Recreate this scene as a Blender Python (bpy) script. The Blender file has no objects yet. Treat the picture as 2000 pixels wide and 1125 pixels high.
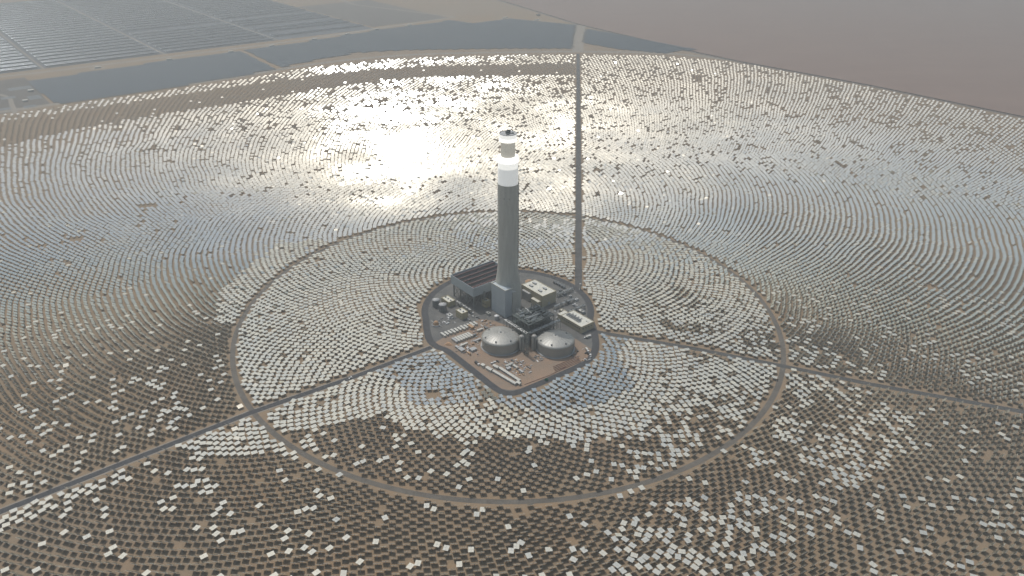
import bpy, math, random
import numpy as np
from mathutils import Vector, Matrix, Quaternion

random.seed(11)
rng = np.random.default_rng(11)
scene = bpy.context.scene
C = scene.collection
R = math.radians

# ------------------------------------------------------------------ camera
cam_data = bpy.data.cameras.new('camera')
cam_data.sensor_width = 36.0
cam_data.lens = 1496.0 / 2000.0 * 36.0
cam_data.clip_start = 1.0
cam_data.clip_end = 60000.0
cam = bpy.data.objects.new('camera', cam_data)
C.objects.link(cam)
PITCH, ROLL, YAW = 0.490847, 0.003595, 0.00312
CAM = np.array([2.86, -960.07, 544.54])
F = np.array([math.sin(YAW)*math.cos(PITCH), math.cos(YAW)*math.cos(PITCH), -math.sin(PITCH)])
RV = np.array([math.cos(YAW), -math.sin(YAW), 0.0])
UV_ = np.cross(RV, F)
R2 = math.cos(ROLL)*RV + math.sin(ROLL)*UV_
U2 = -math.sin(ROLL)*RV + math.cos(ROLL)*UV_
cam.matrix_world = Matrix(((R2[0], U2[0], -F[0], CAM[0]), (R2[1], U2[1], -F[1], CAM[1]),
                           (R2[2], U2[2], -F[2], CAM[2]), (0, 0, 0, 1)))
scene.camera = cam

# ------------------------------------------------------------------ sky, sun, exposure
SUN_EL, SUN_AZ = R(62.0), R(125.4)            # azimuth counted from +X, anticlockwise
SUN = np.array([math.cos(SUN_EL)*math.cos(SUN_AZ), math.cos(SUN_EL)*math.sin(SUN_AZ), math.sin(SUN_EL)])
world = bpy.data.worlds.new('World')
scene.world = world
world.use_nodes = True
wn = world.node_tree
wn.nodes.clear()
sky = wn.nodes.new('ShaderNodeTexSky')
sky.sky_type = 'NISHITA'
sky.sun_disc = False
sky.sun_elevation = SUN_EL
sky.sun_rotation = R(90) - SUN_AZ
sky.air_density = 2.0
sky.dust_density = 3.2
sky.ozone_density = 2.0
bg = wn.nodes.new('ShaderNodeBackground')
bg.inputs['Strength'].default_value = 0.10
wo = wn.nodes.new('ShaderNodeOutputWorld')
wn.links.new(sky.outputs[0], bg.inputs[0])
wn.links.new(bg.outputs[0], wo.inputs[0])

sun_data = bpy.data.lights.new('sun', 'SUN')
sun_data.energy = 2.6
sun_data.angle = R(0.53)
sun_data.color = (1.0, 0.978, 0.945)
sun = bpy.data.objects.new('sun', sun_data)
C.objects.link(sun)
sun.rotation_euler = Vector(SUN).to_track_quat('Z', 'Y').to_euler()

scene.view_settings.view_transform = 'Standard'
scene.view_settings.look = 'None'
scene.view_settings.gamma = 1.0
scene.view_settings.exposure = 0.0
scene.view_settings.use_curve_mapping = False
scene.render.engine = 'CYCLES'
scene.cycles.caustics_reflective = False
scene.cycles.caustics_refractive = False
scene.cycles.max_bounces = 5
scene.cycles.diffuse_bounces = 2
scene.cycles.glossy_bounces = 3
scene.cycles.volume_bounces = 0
scene.cycles.sample_clamp_indirect = 4.0
scene.cycles.use_denoising = True

# ------------------------------------------------------------------ materials
def material(name, color, rough=0.7, metal=0.0, vary=0.12, scale=0.2, emit=None, emit_color=(1, 1, 1), stretch=None, color2=None):
    m = bpy.data.materials.new(name)
    m.use_nodes = True
    nt = m.node_tree
    b = nt.nodes['Principled BSDF']
    b.inputs['Roughness'].default_value = rough
    b.inputs['Metallic'].default_value = metal
    if vary > 0:
        tc = nt.nodes.new('ShaderNodeTexCoord')
        no = nt.nodes.new('ShaderNodeTexNoise')
        no.inputs['Scale'].default_value = scale
        no.inputs['Detail'].default_value = 5.0
        no.inputs['Roughness'].default_value = 0.65
        if stretch:
            mp = nt.nodes.new('ShaderNodeMapping')
            mp.inputs['Scale'].default_value = stretch
            nt.links.new(tc.outputs['Object'], mp.inputs[0])
            nt.links.new(mp.outputs[0], no.inputs['Vector'])
        else:
            nt.links.new(tc.outputs['Object'], no.inputs['Vector'])
        mx = nt.nodes.new('ShaderNodeMix')
        mx.data_type = 'RGBA'
        c2 = color2 if color2 else tuple(min(1.0, c*(1+vary)) for c in color)
        c1 = color if color2 else tuple(c*(1-vary) for c in color)
        mx.inputs[6].default_value = (*c1, 1)
        mx.inputs[7].default_value = (*c2, 1)
        rp = nt.nodes.new('ShaderNodeMapRange')
        rp.inputs['From Min'].default_value = 0.3
        rp.inputs['From Max'].default_value = 0.7
        nt.links.new(no.outputs['Fac'], rp.inputs['Value'])
        nt.links.new(rp.outputs[0], mx.inputs['Factor'])
        nt.links.new(mx.outputs[2], b.inputs['Base Color'])
    else:
        b.inputs['Base Color'].default_value = (*color, 1)
    if emit:
        b.inputs['Emission Color'].default_value = (*emit_color, 1)
        b.inputs['Emission Strength'].default_value = emit
    return m

def ground_material():
    m = bpy.data.materials.new('desert_soil')
    m.use_nodes = True
    nt = m.node_tree
    b = nt.nodes['Principled BSDF']
    b.inputs['Roughness'].default_value = 0.95
    b.inputs['Specular IOR Level'].default_value = 0.1
    tc = nt.nodes.new('ShaderNodeTexCoord')
    def noise(scale, detail=4.0, rough=0.6, stretch=None):
        n = nt.nodes.new('ShaderNodeTexNoise')
        n.inputs['Scale'].default_value = scale
        n.inputs['Detail'].default_value = detail
        n.inputs['Roughness'].default_value = rough
        if stretch:
            mp = nt.nodes.new('ShaderNodeMapping')
            mp.inputs['Rotation'].default_value = (0, 0, R(25))
            mp.inputs['Scale'].default_value = stretch
            nt.links.new(tc.outputs['Object'], mp.inputs[0])
            nt.links.new(mp.outputs[0], n.inputs['Vector'])
        else:
            nt.links.new(tc.outputs['Object'], n.inputs['Vector'])
        r = nt.nodes.new('ShaderNodeMapRange')
        r.inputs['From Min'].default_value = 0.32
        r.inputs['From Max'].default_value = 0.68
        nt.links.new(n.outputs['Fac'], r.inputs['Value'])
        return r.outputs[0]
    def mix(fac, a, bb):
        mx = nt.nodes.new('ShaderNodeMix')
        mx.data_type = 'RGBA'
        nt.links.new(fac, mx.inputs['Factor'])
        for s, i in ((a, 6), (bb, 7)):
            if isinstance(s, tuple):
                mx.inputs[i].default_value = (*s, 1)
            else:
                nt.links.new(s, mx.inputs[i])
        return mx.outputs[2]
    a = mix(noise(0.012), (0.280, 0.178, 0.100), (0.255, 0.198, 0.130))     # red sand against grey gravel
    c = mix(noise(0.11), (0.215, 0.168, 0.112), (0.300, 0.202, 0.120))
    half = nt.nodes.new('ShaderNodeValue')
    half.outputs[0].default_value = 0.5
    d = mix(half.outputs[0], a, c)
    e = mix(noise(0.0014, 6.0, 0.6, (1.0, 3.0, 1.0)), d, (0.245, 0.188, 0.132))
    nt.links.new(e, b.inputs['Base Color'])
    return m

def mirror_material():
    m = bpy.data.materials.new('dusty_mirror')
    m.use_nodes = True
    nt = m.node_tree
    nt.nodes.clear()
    out = nt.nodes.new('ShaderNodeOutputMaterial')
    gl = nt.nodes.new('ShaderNodeBsdfGlossy')
    gl.inputs['Color'].default_value = (0.60, 0.63, 0.62, 1)
    gl.inputs['Roughness'].default_value = 0.08
    df = nt.nodes.new('ShaderNodeBsdfDiffuse')
    df.inputs['Color'].default_value = (0.74, 0.67, 0.51, 1)
    at = nt.nodes.new('ShaderNodeAttribute')
    at.attribute_name = 'dust'
    mr = nt.nodes.new('ShaderNodeMapRange')
    mr.inputs['To Min'].default_value = 0.06
    mr.inputs['To Max'].default_value = 0.62
    ms = nt.nodes.new('ShaderNodeMixShader')
    nt.links.new(at.outputs['Fac'], mr.inputs['Value'])
    nt.links.new(mr.outputs[0], ms.inputs['Fac'])
    nt.links.new(gl.outputs[0], ms.inputs[1])
    nt.links.new(df.outputs[0], ms.inputs[2])
    nt.links.new(ms.outputs[0], out.inputs['Surface'])
    return m

M = {}
M['soil'] = ground_material()
M['mirror'] = mirror_material()
M['mirror_back'] = material('galvanised_back', (0.30, 0.29, 0.27), 0.6, 0.0, 0.1)
M['mirror_edge'] = material('mirror_edge', (0.62, 0.60, 0.54), 0.5, 0.0, 0.0)
M['post'] = material('galvanised_post', (0.36, 0.35, 0.33), 0.55, 0.2, 0.1)
M['asphalt'] = material('asphalt', (0.050, 0.050, 0.052), 0.9, 0, 0.25, 0.15)
M['old_asphalt'] = material('worn_asphalt', (0.072, 0.070, 0.066), 0.9, 0, 0.25, 0.06)
M['gravel_road'] = material('gravel_road', (0.122, 0.108, 0.090), 0.95, 0, 0.2, 0.05)
M['dirt_track'] = material('dirt_track', (0.25, 0.215, 0.172), 0.95, 0, 0.12, 0.02)
M['yard_sand'] = material('yard_sand', (0.30, 0.185, 0.115), 0.95, 0, 0, 0.05, color2=None)
M['yard_sand'] = material('yard_sand', (0.29, 0.19, 0.125), 0.95, 0, 0.3, 0.035, color2=(0.21, 0.165, 0.125))
M['yard_paving'] = material('yard_paving', (0.085, 0.085, 0.083), 0.9, 0, 0.3, 0.05, color2=(0.145, 0.138, 0.125))
M['concrete'] = material('tower_concrete', (0.45, 0.44, 0.395), 0.85, 0, 0.14, 0.3, stretch=(1, 1, 0.10))
M['pale_cladding'] = material('pale_cladding', (0.42, 0.46, 0.48), 0.6, 0, 0.06, 0.1)
M['acc_cladding'] = material('wind_wall_cladding', (0.36, 0.40, 0.42), 0.6, 0, 0.06, 0.1)
M['dark_roof'] = material('dark_roof', (0.060, 0.060, 0.062), 0.8, 0, 0.25, 0.3)
M['red_pipe'] = material('red_brown_duct', (0.20, 0.105, 0.095), 0.7, 0, 0.1)
M['beige_wall'] = material('beige_wall', (0.44, 0.38, 0.26), 0.8, 0, 0.06, 0.2)
M['ochre_wall'] = material('ochre_wall', (0.40, 0.34, 0.20), 0.8, 0, 0.06, 0.2)
M['cream_roof'] = material('cream_roof', (0.60, 0.58, 0.50), 0.8, 0, 0.12, 0.25)
M['white_paint'] = material('white_paint', (0.72, 0.71, 0.68), 0.5, 0, 0.06, 0.5)
M['cabin_white'] = material('cabin_white', (0.50, 0.485, 0.43), 0.6, 0, 0.12, 0.5)
M['cabin_grey'] = material('cabin_grey', (0.38, 0.38, 0.37), 0.6, 0, 0.12, 0.5)
M['cabin_tan'] = material('cabin_tan', (0.42, 0.26, 0.14), 0.7, 0, 0.12, 0.5)
M['tank_steel'] = material('tank_cladding', (0.37, 0.36, 0.325), 0.45, 0.15, 0.12, 0.15)
M['tank_wall'] = material('tank_wall_cladding', (0.33, 0.315, 0.28), 0.5, 0.12, 0.08, 0.15)
M['steel_dark'] = material('dark_green_steel', (0.060, 0.075, 0.070), 0.6, 0.2, 0.2, 0.6)
M['steel_grey'] = material('grey_steel', (0.22, 0.23, 0.22), 0.5, 0.3, 0.2, 0.6)
M['silver_pipe'] = material('silver_pipe_cladding', (0.62, 0.62, 0.60), 0.3, 0.85, 0.05)
M['dark_tank'] = material('dark_tank', (0.13, 0.14, 0.145), 0.6, 0, 0.1)
M['black'] = material('black_rubber', (0.02, 0.02, 0.02), 0.8, 0, 0)
M['glass'] = material('dark_glass', (0.03, 0.035, 0.04), 0.1, 0, 0)
M['green'] = material('green_paint', (0.03, 0.16, 0.11), 0.6, 0, 0.1)
M['dark_paint'] = material('dark_paint', (0.04, 0.042, 0.045), 0.4, 0, 0.1)
M['rust'] = material('rusty_pipe', (0.17, 0.075, 0.05), 0.8, 0, 0.2)
M['sand_heap'] = material('sand_heap', (0.44, 0.27, 0.155), 0.95, 0, 0.15, 0.3)
M['shield_added_glow'] = material('heat_shield_added_glow', (0.85, 0.84, 0.80), 0.8, 0, 0, emit=1.6, emit_color=(1.0, 0.98, 0.93))  # emission stands in for sunlight the mirror field concentrates on the band
M['shield_added_glow_soft'] = material('heat_shield_added_glow_soft', (0.85, 0.84, 0.80), 0.8, 0, 0, emit=0.75, emit_color=(1.0, 0.98, 0.92))  # weaker emission, again replacing light thrown up by the heliostats
M['white_shaft_glow'] = material('white_shaft_added_glow', (0.86, 0.86, 0.84), 0.8, 0, 0.03, 0.2, emit=0.36, emit_color=(1.0, 1.0, 0.97))  # white paint plus added emission imitating mirror light on the upper shaft
M['receiver'] = material('receiver_tubes_added_glow', (0.30, 0.28, 0.24), 0.5, 0, 0.1, 0.5, emit=0.26, emit_color=(1.0, 0.96, 0.84))  # tubes emit to imitate the concentrated beams falling on them
M['pv'] = material('photovoltaic_glass', (0.026, 0.042, 0.064), 0.35, 0, 0.15, 0.02)
M['pv'].node_tree.nodes['Principled BSDF'].inputs['Specular IOR Level'].default_value = 0.2
M['trough_mirror'] = material('trough_mirror', (0.50, 0.54, 0.58), 0.3, 0.9, 0.05)
M['trough_back'] = material('trough_back_steel', (0.72, 0.75, 0.78), 0.5, 0.1, 0.05)
M['open_desert'] = material('open_desert_sand', (0.185, 0.118, 0.092), 0.95, 0, 0.2, 0.004, color2=(0.225, 0.152, 0.118), stretch=(1.0, 3.0, 1.0))
M['trough_ground'] = material('shade_darkened_gravel', (0.100, 0.110, 0.120), 0.95, 0, 0.25, 0.01)  # dark gravel with the troughs' shadow mixed into its colour
M['graded'] = material('graded_dark_soil', (0.115, 0.100, 0.085), 0.95, 0, 0.15, 0.01)
M['scrub'] = material('dark_ground', (0.13, 0.122, 0.108), 0.95, 0, 0.4, 0.03, color2=(0.19, 0.172, 0.145))
M['pond'] = material('pond_liner', (0.060, 0.065, 0.075), 0.3, 0, 0.1, 0.05)

# ------------------------------------------------------------------ mesh helpers
class MB:
    def __init__(self):
        self.v, self.f, self.s = [], [], []
    def add(self, vs, fs, smooth=False):
        o = len(self.v)
        self.v += [tuple(p) for p in vs]
        self.f += [tuple(i+o for i in f) for f in fs]
        self.s += [smooth]*len(fs)
        return self
    def box(self, x0, x1, y0, y1, z0, z1):
        vs = [(x0, y0, z0), (x1, y0, z0), (x1, y1, z0), (x0, y1, z0), (x0, y0, z1), (x1, y0, z1), (x1, y1, z1), (x0, y1, z1)]
        return self.add(vs, [(3, 2, 1, 0), (4, 5, 6, 7), (0, 1, 5, 4), (1, 2, 6, 5), (2, 3, 7, 6), (3, 0, 4, 7)])
    def bar(self, p, q, w, h=None):
        p, q = Vector(p), Vector(q)
        h = h or w
        d = (q-p).normalized()
        up = Vector((0, 0, 1)) if abs(d.z) < 0.95 else Vector((1, 0, 0))
        a = d.cross(up).normalized()*w/2
        b = a.cross(d).normalized()*h/2
        vs = [p-a-b, p+a-b, p+a+b, p-a+b, q-a-b, q+a-b, q+a+b, q-a+b]
        return self.add(vs, [(0, 1, 2, 3), (7, 6, 5, 4), (0, 4, 5, 1), (1, 5, 6, 2), (2, 6, 7, 3), (3, 7, 4, 0)])
    def tube(self, p, q, r, n=10, r2=None, cap=True):
        p, q = Vector(p), Vector(q)
        r2 = r if r2 is None else r2
        d = (q-p).normalized()
        up = Vector((0, 0, 1)) if abs(d.z) < 0.95 else Vector((1, 0, 0))
        a = d.cross(up).normalized()
        b = a.cross(d).normalized()
        vs = []
        for c, rr in ((p, r), (q, r2)):
            for i in range(n):
                t = 2*math.pi*i/n
                vs.append(c + a*(rr*math.cos(t)) + b*(rr*math.sin(t)))
        self.add(vs, [(i, i+n, (i+1) % n+n, (i+1) % n) for i in range(n)], True)
        if cap:
            self.add(vs[:n], [tuple(range(n))])
            self.add(vs[n:], [tuple(range(n-1, -1, -1))])
        return self
    def lathe(self, prof, n=48, cx=0, cy=0, cap_top=True):
        vs = []
        for r, z in prof:
            for i in range(n):
                t = 2*math.pi*i/n
                vs.append((cx+r*math.cos(t), cy+r*math.sin(t), z))
        k = len(prof)
        self.add(vs, [(j*n+i, j*n+(i+1) % n, (j+1)*n+(i+1) % n, (j+1)*n+i) for j in range(k-1) for i in range(n)], True)
        if cap_top and prof[-1][0] > 0.05:
            self.add(vs[-n:], [tuple(range(n))])
        return self
    def prism(self, poly, z0, z1):
        n = len(poly)
        vs = [(x, y, z0) for x, y in poly]+[(x, y, z1) for x, y in poly]
        return self.add(vs, [tuple(range(n, 2*n)), tuple(range(n-1, -1, -1))]+[(i, (i+1) % n, (i+1) % n+n, i+n) for i in range(n)])
    def build(self, name, mat, parent=None, loc=None):
        me = bpy.data.meshes.new(name)
        me.from_pydata(self.v, [], self.f)
        me.polygons.foreach_set('use_smooth', self.s)
        me.materials.append(M[mat] if isinstance(mat, str) else mat)
        me.update()
        o = bpy.data.objects.new(name, me)
        C.objects.link(o)
        if parent:
            o.parent = parent
        if loc:
            o.location = loc
        return o

def tag(o, label, cat, group=None):
    o['label'] = label
    o['category'] = cat
    if group:
        o['group'] = group
    return o

def thing(name, label, cat, loc=(0, 0, 0), rot=0.0, group=None):
    o = bpy.data.objects.new(name, None)
    o.empty_display_size = 2.0
    C.objects.link(o)
    o.location = loc
    o.rotation_euler = (0, 0, R(rot))
    return tag(o, label, cat, group)

def struct(o):
    o['kind'] = 'structure'
    return o

def strip(name, pts, width, z, mat, closed=False):
    p = np.array(pts, float)
    n = len(p)
    vs, fs = [], []
    for i in range(n):
        a = p[(i-1) % n] if (closed or i > 0) else p[i]
        b = p[(i+1) % n] if (closed or i < n-1) else p[i]
        t = (b-a)/np.linalg.norm(b-a)
        nn = np.array([-t[1], t[0]])
        vs += [(*(p[i]+nn*width/2), z), (*(p[i]-nn*width/2), z)]
    m = n if closed else n-1
    for i in range(m):
        j = (i+1) % n
        fs.append((2*i+1, 2*j+1, 2*j, 2*i))
    return struct(MB().add(vs, fs).build(name, mat))

def sheet(name, poly, z, mat):
    pts = np.array(poly, float)
    area = np.sum(pts[:, 0]*np.roll(pts[:, 1], -1)-np.roll(pts[:, 0], -1)*pts[:, 1])
    if area < 0:
        pts = pts[::-1]
    return MB().add([(x, y, z) for x, y in pts], [tuple(range(len(pts)))]).build(name, mat)

def smooth_line(pts, k=6):
    p = np.array(pts, float)
    out = []
    for i in range(len(p)-1):
        p0, p1, p2, p3 = p[max(i-1, 0)], p[i], p[i+1], p[min(i+2, len(p)-1)]
        for t in np.linspace(0, 1, k, endpoint=False):
            out.append(0.5*((2*p1)+(-p0+p2)*t+(2*p0-5*p1+4*p2-p3)*t*t+(-p0+3*p1-3*p2+p3)*t**3))
    out.append(p[-1])
    return out

def inside(poly, x, y):
    p = np.array(poly, float)
    c = np.zeros(len(x), bool)
    j = len(p)-1
    for i in range(len(p)):
        xi, yi, xj, yj = *p[i], *p[j]
        hit = ((yi > y) != (yj > y)) & (x < (xj-xi)*(y-yi)/((yj-yi) if yj != yi else 1e-9)+xi)
        c ^= hit
        j = i
    return c

def dist_line(pts, x, y):
    p = np.array(pts, float)
    d = np.full(len(x), 1e9)
    for i in range(len(p)-1):
        a, b = p[i], p[i+1]
        ab = b-a
        t = np.clip(((x-a[0])*ab[0]+(y-a[1])*ab[1])/(ab@ab), 0, 1)
        d = np.minimum(d, np.hypot(x-a[0]-t*ab[0], y-a[1]-t*ab[1]))
    return d

def vnoise(x, y, cell, seed):
    g = np.random.default_rng(seed).random((512, 512))
    fx, fy = x/cell+200.3, y/cell+200.7
    ix, iy = np.floor(fx).astype(int), np.floor(fy).astype(int)
    tx, ty = fx-ix, fy-iy
    tx, ty = tx*tx*(3-2*tx), ty*ty*(3-2*ty)
    q = lambda a, b: g[(ix+a) % 512, (iy+b) % 512]
    return (q(0, 0)*(1-tx)+q(1, 0)*tx)*(1-ty)+(q(0, 1)*(1-tx)+q(1, 1)*tx)*ty

def project(x, y, z):
    d = np.stack([x-CAM[0], y-CAM[1], z-CAM[2]], -1)
    w = d@F
    return 1000+1496*(d@R2)/w, 562.5-1496*(d@U2)/w

# ------------------------------------------------------------------ ground, roads, yards
FIELD = [(-1419,895),(-1310,988),(-1172,1105),(-1017,1236),(-843,1376),(-653,1555),(-457,1676),(-256,1737),(8,1775),(241,1787),(542,1766),(764,1660),(1068,1315),(1323,976),(1405,843),(501,-509),(-487,-510)]
BAND = [(-1392,835),(-1277,932),(-1141,1044),(-987,1162),(-818,1299),(-624,1433),(-435,1535),(-243,1591),(8,1618),(223,1644),(210,1471),(8,1455),(-215,1452),(-395,1382),(-581,1247),(-724,1137),(-917,992),(-1053,867),(-1157,726),(-1252,626)]
TRACK_IN = [(-255,-288),(-217,-284),(-174,-268),(-146,-253),(-115,-281),(-79,-290),(-48,-298),(-17,-288),(11,-295),(51,-293),(73,-303),(112,-298),(150,-274),(201,-246),(264,-210),(354,-167),(313,-296),(212,-376),(5,-411),(-194,-362),(-251,-306)]
MIX_IN = [(291,211),(409,2),(351,-178),(264,-210),(202,-241),(156,-269),(161,-200),(230,-133),(190,47),(207,171)]
FLAT_ZONES = [([(-364,-314),(-325,-284),(-287,-256),(-273,-256),(-222,-321),(-235,-324),(-282,-329),(-322,-325)], 0.95),
              ([(377,-269),(423,-240),(462,-259),(443,-313),(387,-353),(336,-376),(310,-329)], 0.6),
              ([(88,-509),(102,-431),(137,-394),(179,-387),(215,-404),(233,-376),(290,-390),(298,-424),(240,-456),(202,-509)], 0.5),
              ([(-492,-422),(-468,-395),(-440,-381),(-422,-366),(-392,-351),(-391,-366),(-421,-388),(-449,-412),(-484,-435)], 0.85),
              ([(-429,45),(-389,207),(-325,228),(-295,212),(-352,131),(-371,29),(-373,-58),(-406,-45)], 0.9),
              ([(383,-56),(462,-178),(447,-240),(355,-296),(285,-304),(338,-200)], 0.38)]
BLUE = [[(127,-77),(164,-86),(141,-133),(158,-200),(120,-226),(53,-251),(6,-241),(-18,-231),(6,-216),(56,-185),(114,-139)],
        [(-174,-163),(-94,-122),(-39,-174),(6,-216),(-36,-232),(-78,-241),(-115,-232),(-124,-201)]]
CLEAR = [(-677,378,17),(-785,243,15),(-733,226,16),(565,-143,13),(-89,-217,11),(168,-56,9),(-31,-227,7),(101,-243,9),(-307,149,9),(183,-216,8),(-735,630,14),(-788,185,13),(403,-200,9),(6,-253,6),(-190,-130,8),(300,-330,8),(60,-440,7),(-300,-60,7),(640,60,12),(820,330,13)]

ground = struct(MB().add([(-14000, -14000, 0), (14000, -14000, 0), (14000, 14000, 0), (-14000, 14000, 0)], [(0, 1, 2, 3)]).build('ground', 'soil'))

DESERT = [(-190, 3420), (-68, 3165), (290, 2415), (663, 1829), (770, 1684), (1079, 1341), (1337, 1000), (1515, 711), (1700, 440), (9000, -3000), (12000, 3000), (12000, 12000), (-2500, 12000), (-190, 3420)][:-1]
struct(sheet('open_desert', DESERT, 0.02, 'open_desert'))
RING_C, RING_R = (1.0, -17.9), 372.9
ring_pts = [(RING_C[0]+RING_R*math.cos(t), RING_C[1]+RING_R*math.sin(t)) for t in np.linspace(0, 2*math.pi, 180, endpoint=False)]
strip('ring_road', ring_pts, 6.6, 0.05, 'gravel_road', True)
SW = [(-905, -736), (-492, -405), (-296, -248), (-184.6, -172), (-100, -107)]
EA = [(118, -66), (131, -71), (242, -108), (350, -150), (444, -189), (524, -217), (600, -244), (760, -300), (1000, -385)]
NO = [(102, 62), (107, 66), (132.6, 394), (172, 900), (242, 1815)]
strip('southwest_verge', SW, 11.5, 0.035, 'dirt_track')
strip('southwest_road', SW, 7.6, 0.09, 'asphalt')
strip('east_road', EA, 8.0, 0.09, 'old_asphalt')
strip('north_road', NO, 11.0, 0.09, 'old_asphalt')
EDGE = [(-1419,954),(-1336,1032),(-1193,1149),(-1037,1284),(-860,1430),(-667,1616),(-468,1742),(-262,1807),(9,1838),(246,1850),(553,1828),(762,1717)]
strip('field_edge_track', smooth_line(EDGE), 26.0, 0.04, 'dirt_track')
strip('pond_road', smooth_line([(-1625,1367),(-1573,1435),(-1486,1492),(-1186,1732),(-838,2018),(-539,2325),(-241,2622)]), 22.0, 0.06, 'dirt_track')
strip('array_gap_track', [(242, 1841), (275, 2180), (300, 2410)], 40.0, 0.07, 'dirt_track')
strip('far_track', [(-1050, 3500), (-760, 2990), (-340, 2690), (-241, 2622)], 16.0, 0.06, 'dirt_track')

LOOP = [(119*math.cos(t), 119*math.sin(t)-2) for t in np.linspace(R(195), R(-15), 46)]
LOOP += smooth_line([(115, -31), (118, -70), (115, -112), (100, -142), (60, -174), (24, -200), (11, -208), (3, -210), (-6, -207), (-17, -196), (-38, -169), (-78, -117), (-92, -107), (-104, -90), (-111, -60), (-115, -33)], 5)[1:-1]
struct(sheet('yard_paving', LOOP, 0.03, 'yard_paving'))
SAND = [(-99,-99),(-71,-64),(-40,-34),(-20,-38),(6,-57),(75,-73),(92,-86),(111,-112),(106,-132),(92,-147),(56,-171),(26,-195),(13,-201),(3,-203),(-7,-200),(-16,-190),(-34,-165),(-74,-113),(-90,-102)]
struct(sheet('sand_yard', SAND, 0.07, 'yard_sand'))
strip('plant_loop_road', LOOP, 9.5, 0.13, 'asphalt', True)

# ------------------------------------------------------------------ solar tower
t = thing('solar_tower', 'tall tapering grey concrete tower with blazing white receiver at its top', 'tower')
MB().lathe([(18.9, 0), (18.7, 30), (18.2, 36), (17.2, 44), (16.0, 52), (15.0, 60), (14.3, 68), (14.0, 80), (13.9, 189)], 72, cap_top=False).build('shaft', 'concrete', t)
jr = MB()
for z in np.arange(12, 188, 12.0):
    r0 = np.interp(z, [0, 30, 36, 44, 52, 60, 68, 80, 189], [18.9, 18.7, 18.2, 17.2, 16.0, 15.0, 14.3, 14.0, 13.9])
    jr.lathe([(r0-0.1, z-0.12), (r0+0.035, z-0.12), (r0+0.035, z+0.12), (r0-0.1, z+0.12)], 72, cap_top=False)
jr.build('construction_joint', 'concrete', t)
up = MB().lathe([(13.35, 189), (13.35, 211)], 72, cap_top=False).build('upper_shaft', 'white_shaft_glow', t)
up['label'] = 'white upper part of the shaft'
MB().lathe([(13.37, 211), (13.37, 219.5)], 72, cap_top=False).build('heat_shield', 'shield_added_glow_soft', t)
MB().lathe([(13.55, 219.5), (13.6, 221.8), (13.3, 222.0), (13.3, 226.2)], 72).build('heat_shield', 'shield_added_glow', t)
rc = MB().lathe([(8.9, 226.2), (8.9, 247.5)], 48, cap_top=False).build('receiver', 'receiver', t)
for k in range(18):
    a0 = 2*math.pi*k/18
    pn = MB()
    for i in range(4):
        a = a0+(i-1.5)*0.075
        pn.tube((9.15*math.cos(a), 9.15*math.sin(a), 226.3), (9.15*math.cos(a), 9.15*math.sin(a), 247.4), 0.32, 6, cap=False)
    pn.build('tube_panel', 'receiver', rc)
MB().lathe([(9.2, 246.4), (11.1, 246.6), (11.3, 247.5), (11.3, 251)], 60, cap_top=False).build('heat_shield', 'shield_added_glow', t)
MB().lathe([(11.3, 251), (11.2, 256.3)], 60, cap_top=False).build('heat_shield', 'shield_added_glow_soft', t)
MB().lathe([(11.35, 256.2), (11.35, 257.1), (10.9, 257.1), (10.9, 256.6)], 60).build('roof_deck', 'cabin_grey', t)
cr = MB()
cr.lathe([(3.4, 256.6), (3.4, 259.2)], 16).box(-1.5, 3.5, -1, 1, 259.2, 261.0).bar((-9.5, 1.2, 258.7), (1, 0, 260.0), 0.5).bar((-9.5, 1.2, 258.7), (-9.5, 1.2, 256.6), 0.5)
cr.box(-2.2, 1.8, -7, -5, 256.6, 258.2).box(4.5, 7.5, -3, 0, 256.6, 257.9)
cr.build('roof_crane', 'steel_dark', t)
lf = MB()
lf.box(14.0, 14.7, -1.0, 0.4, 70, 201)
for z in np.arange(74, 200, 6):
    lf.box(13.7, 15.0, -1.3, 0.7, z, z+0.35)
lf.build('lift_mast', 'steel_dark', t)
MB().box(-5.3, -4.4, -13.2, -12.2, 171, 172.2).build('wall_opening', 'glass', t)
MB().box(1.3, 2.2, -14.2, -13.6, 171, 172.2).build('wall_opening', 'glass', t)
# annex against the tower foot (in the plant's own axes, 39 degrees)
ax = thing('tower_annex', 'pale grey slab-sided annex building against the foot of the tower', 'building', (0, 0, 0), 39)
MB().box(-22.5, -10, -22, 9, 0.1, 43).build('wall', 'pale_cladding', ax)
MB().box(-23, -9.5, -22.5, -21.7, 43, 44.2).box(-23, -9.5, 8.7, 9.5, 43, 44.2).box(-23, -22.2, -21.7, 8.7, 43, 44.2).build('parapet', 'cream_roof', ax)
for z in (10.7, 21.5, 32.3):
    MB().box(-22.62, -22.5, -22, 9, z, z+0.3).build('panel_joint', 'acc_cladding', ax)
MB().box(-9.9, -3.5, -24, -16, 0.1, 37).build('stair_block', 'concrete', ax)

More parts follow.
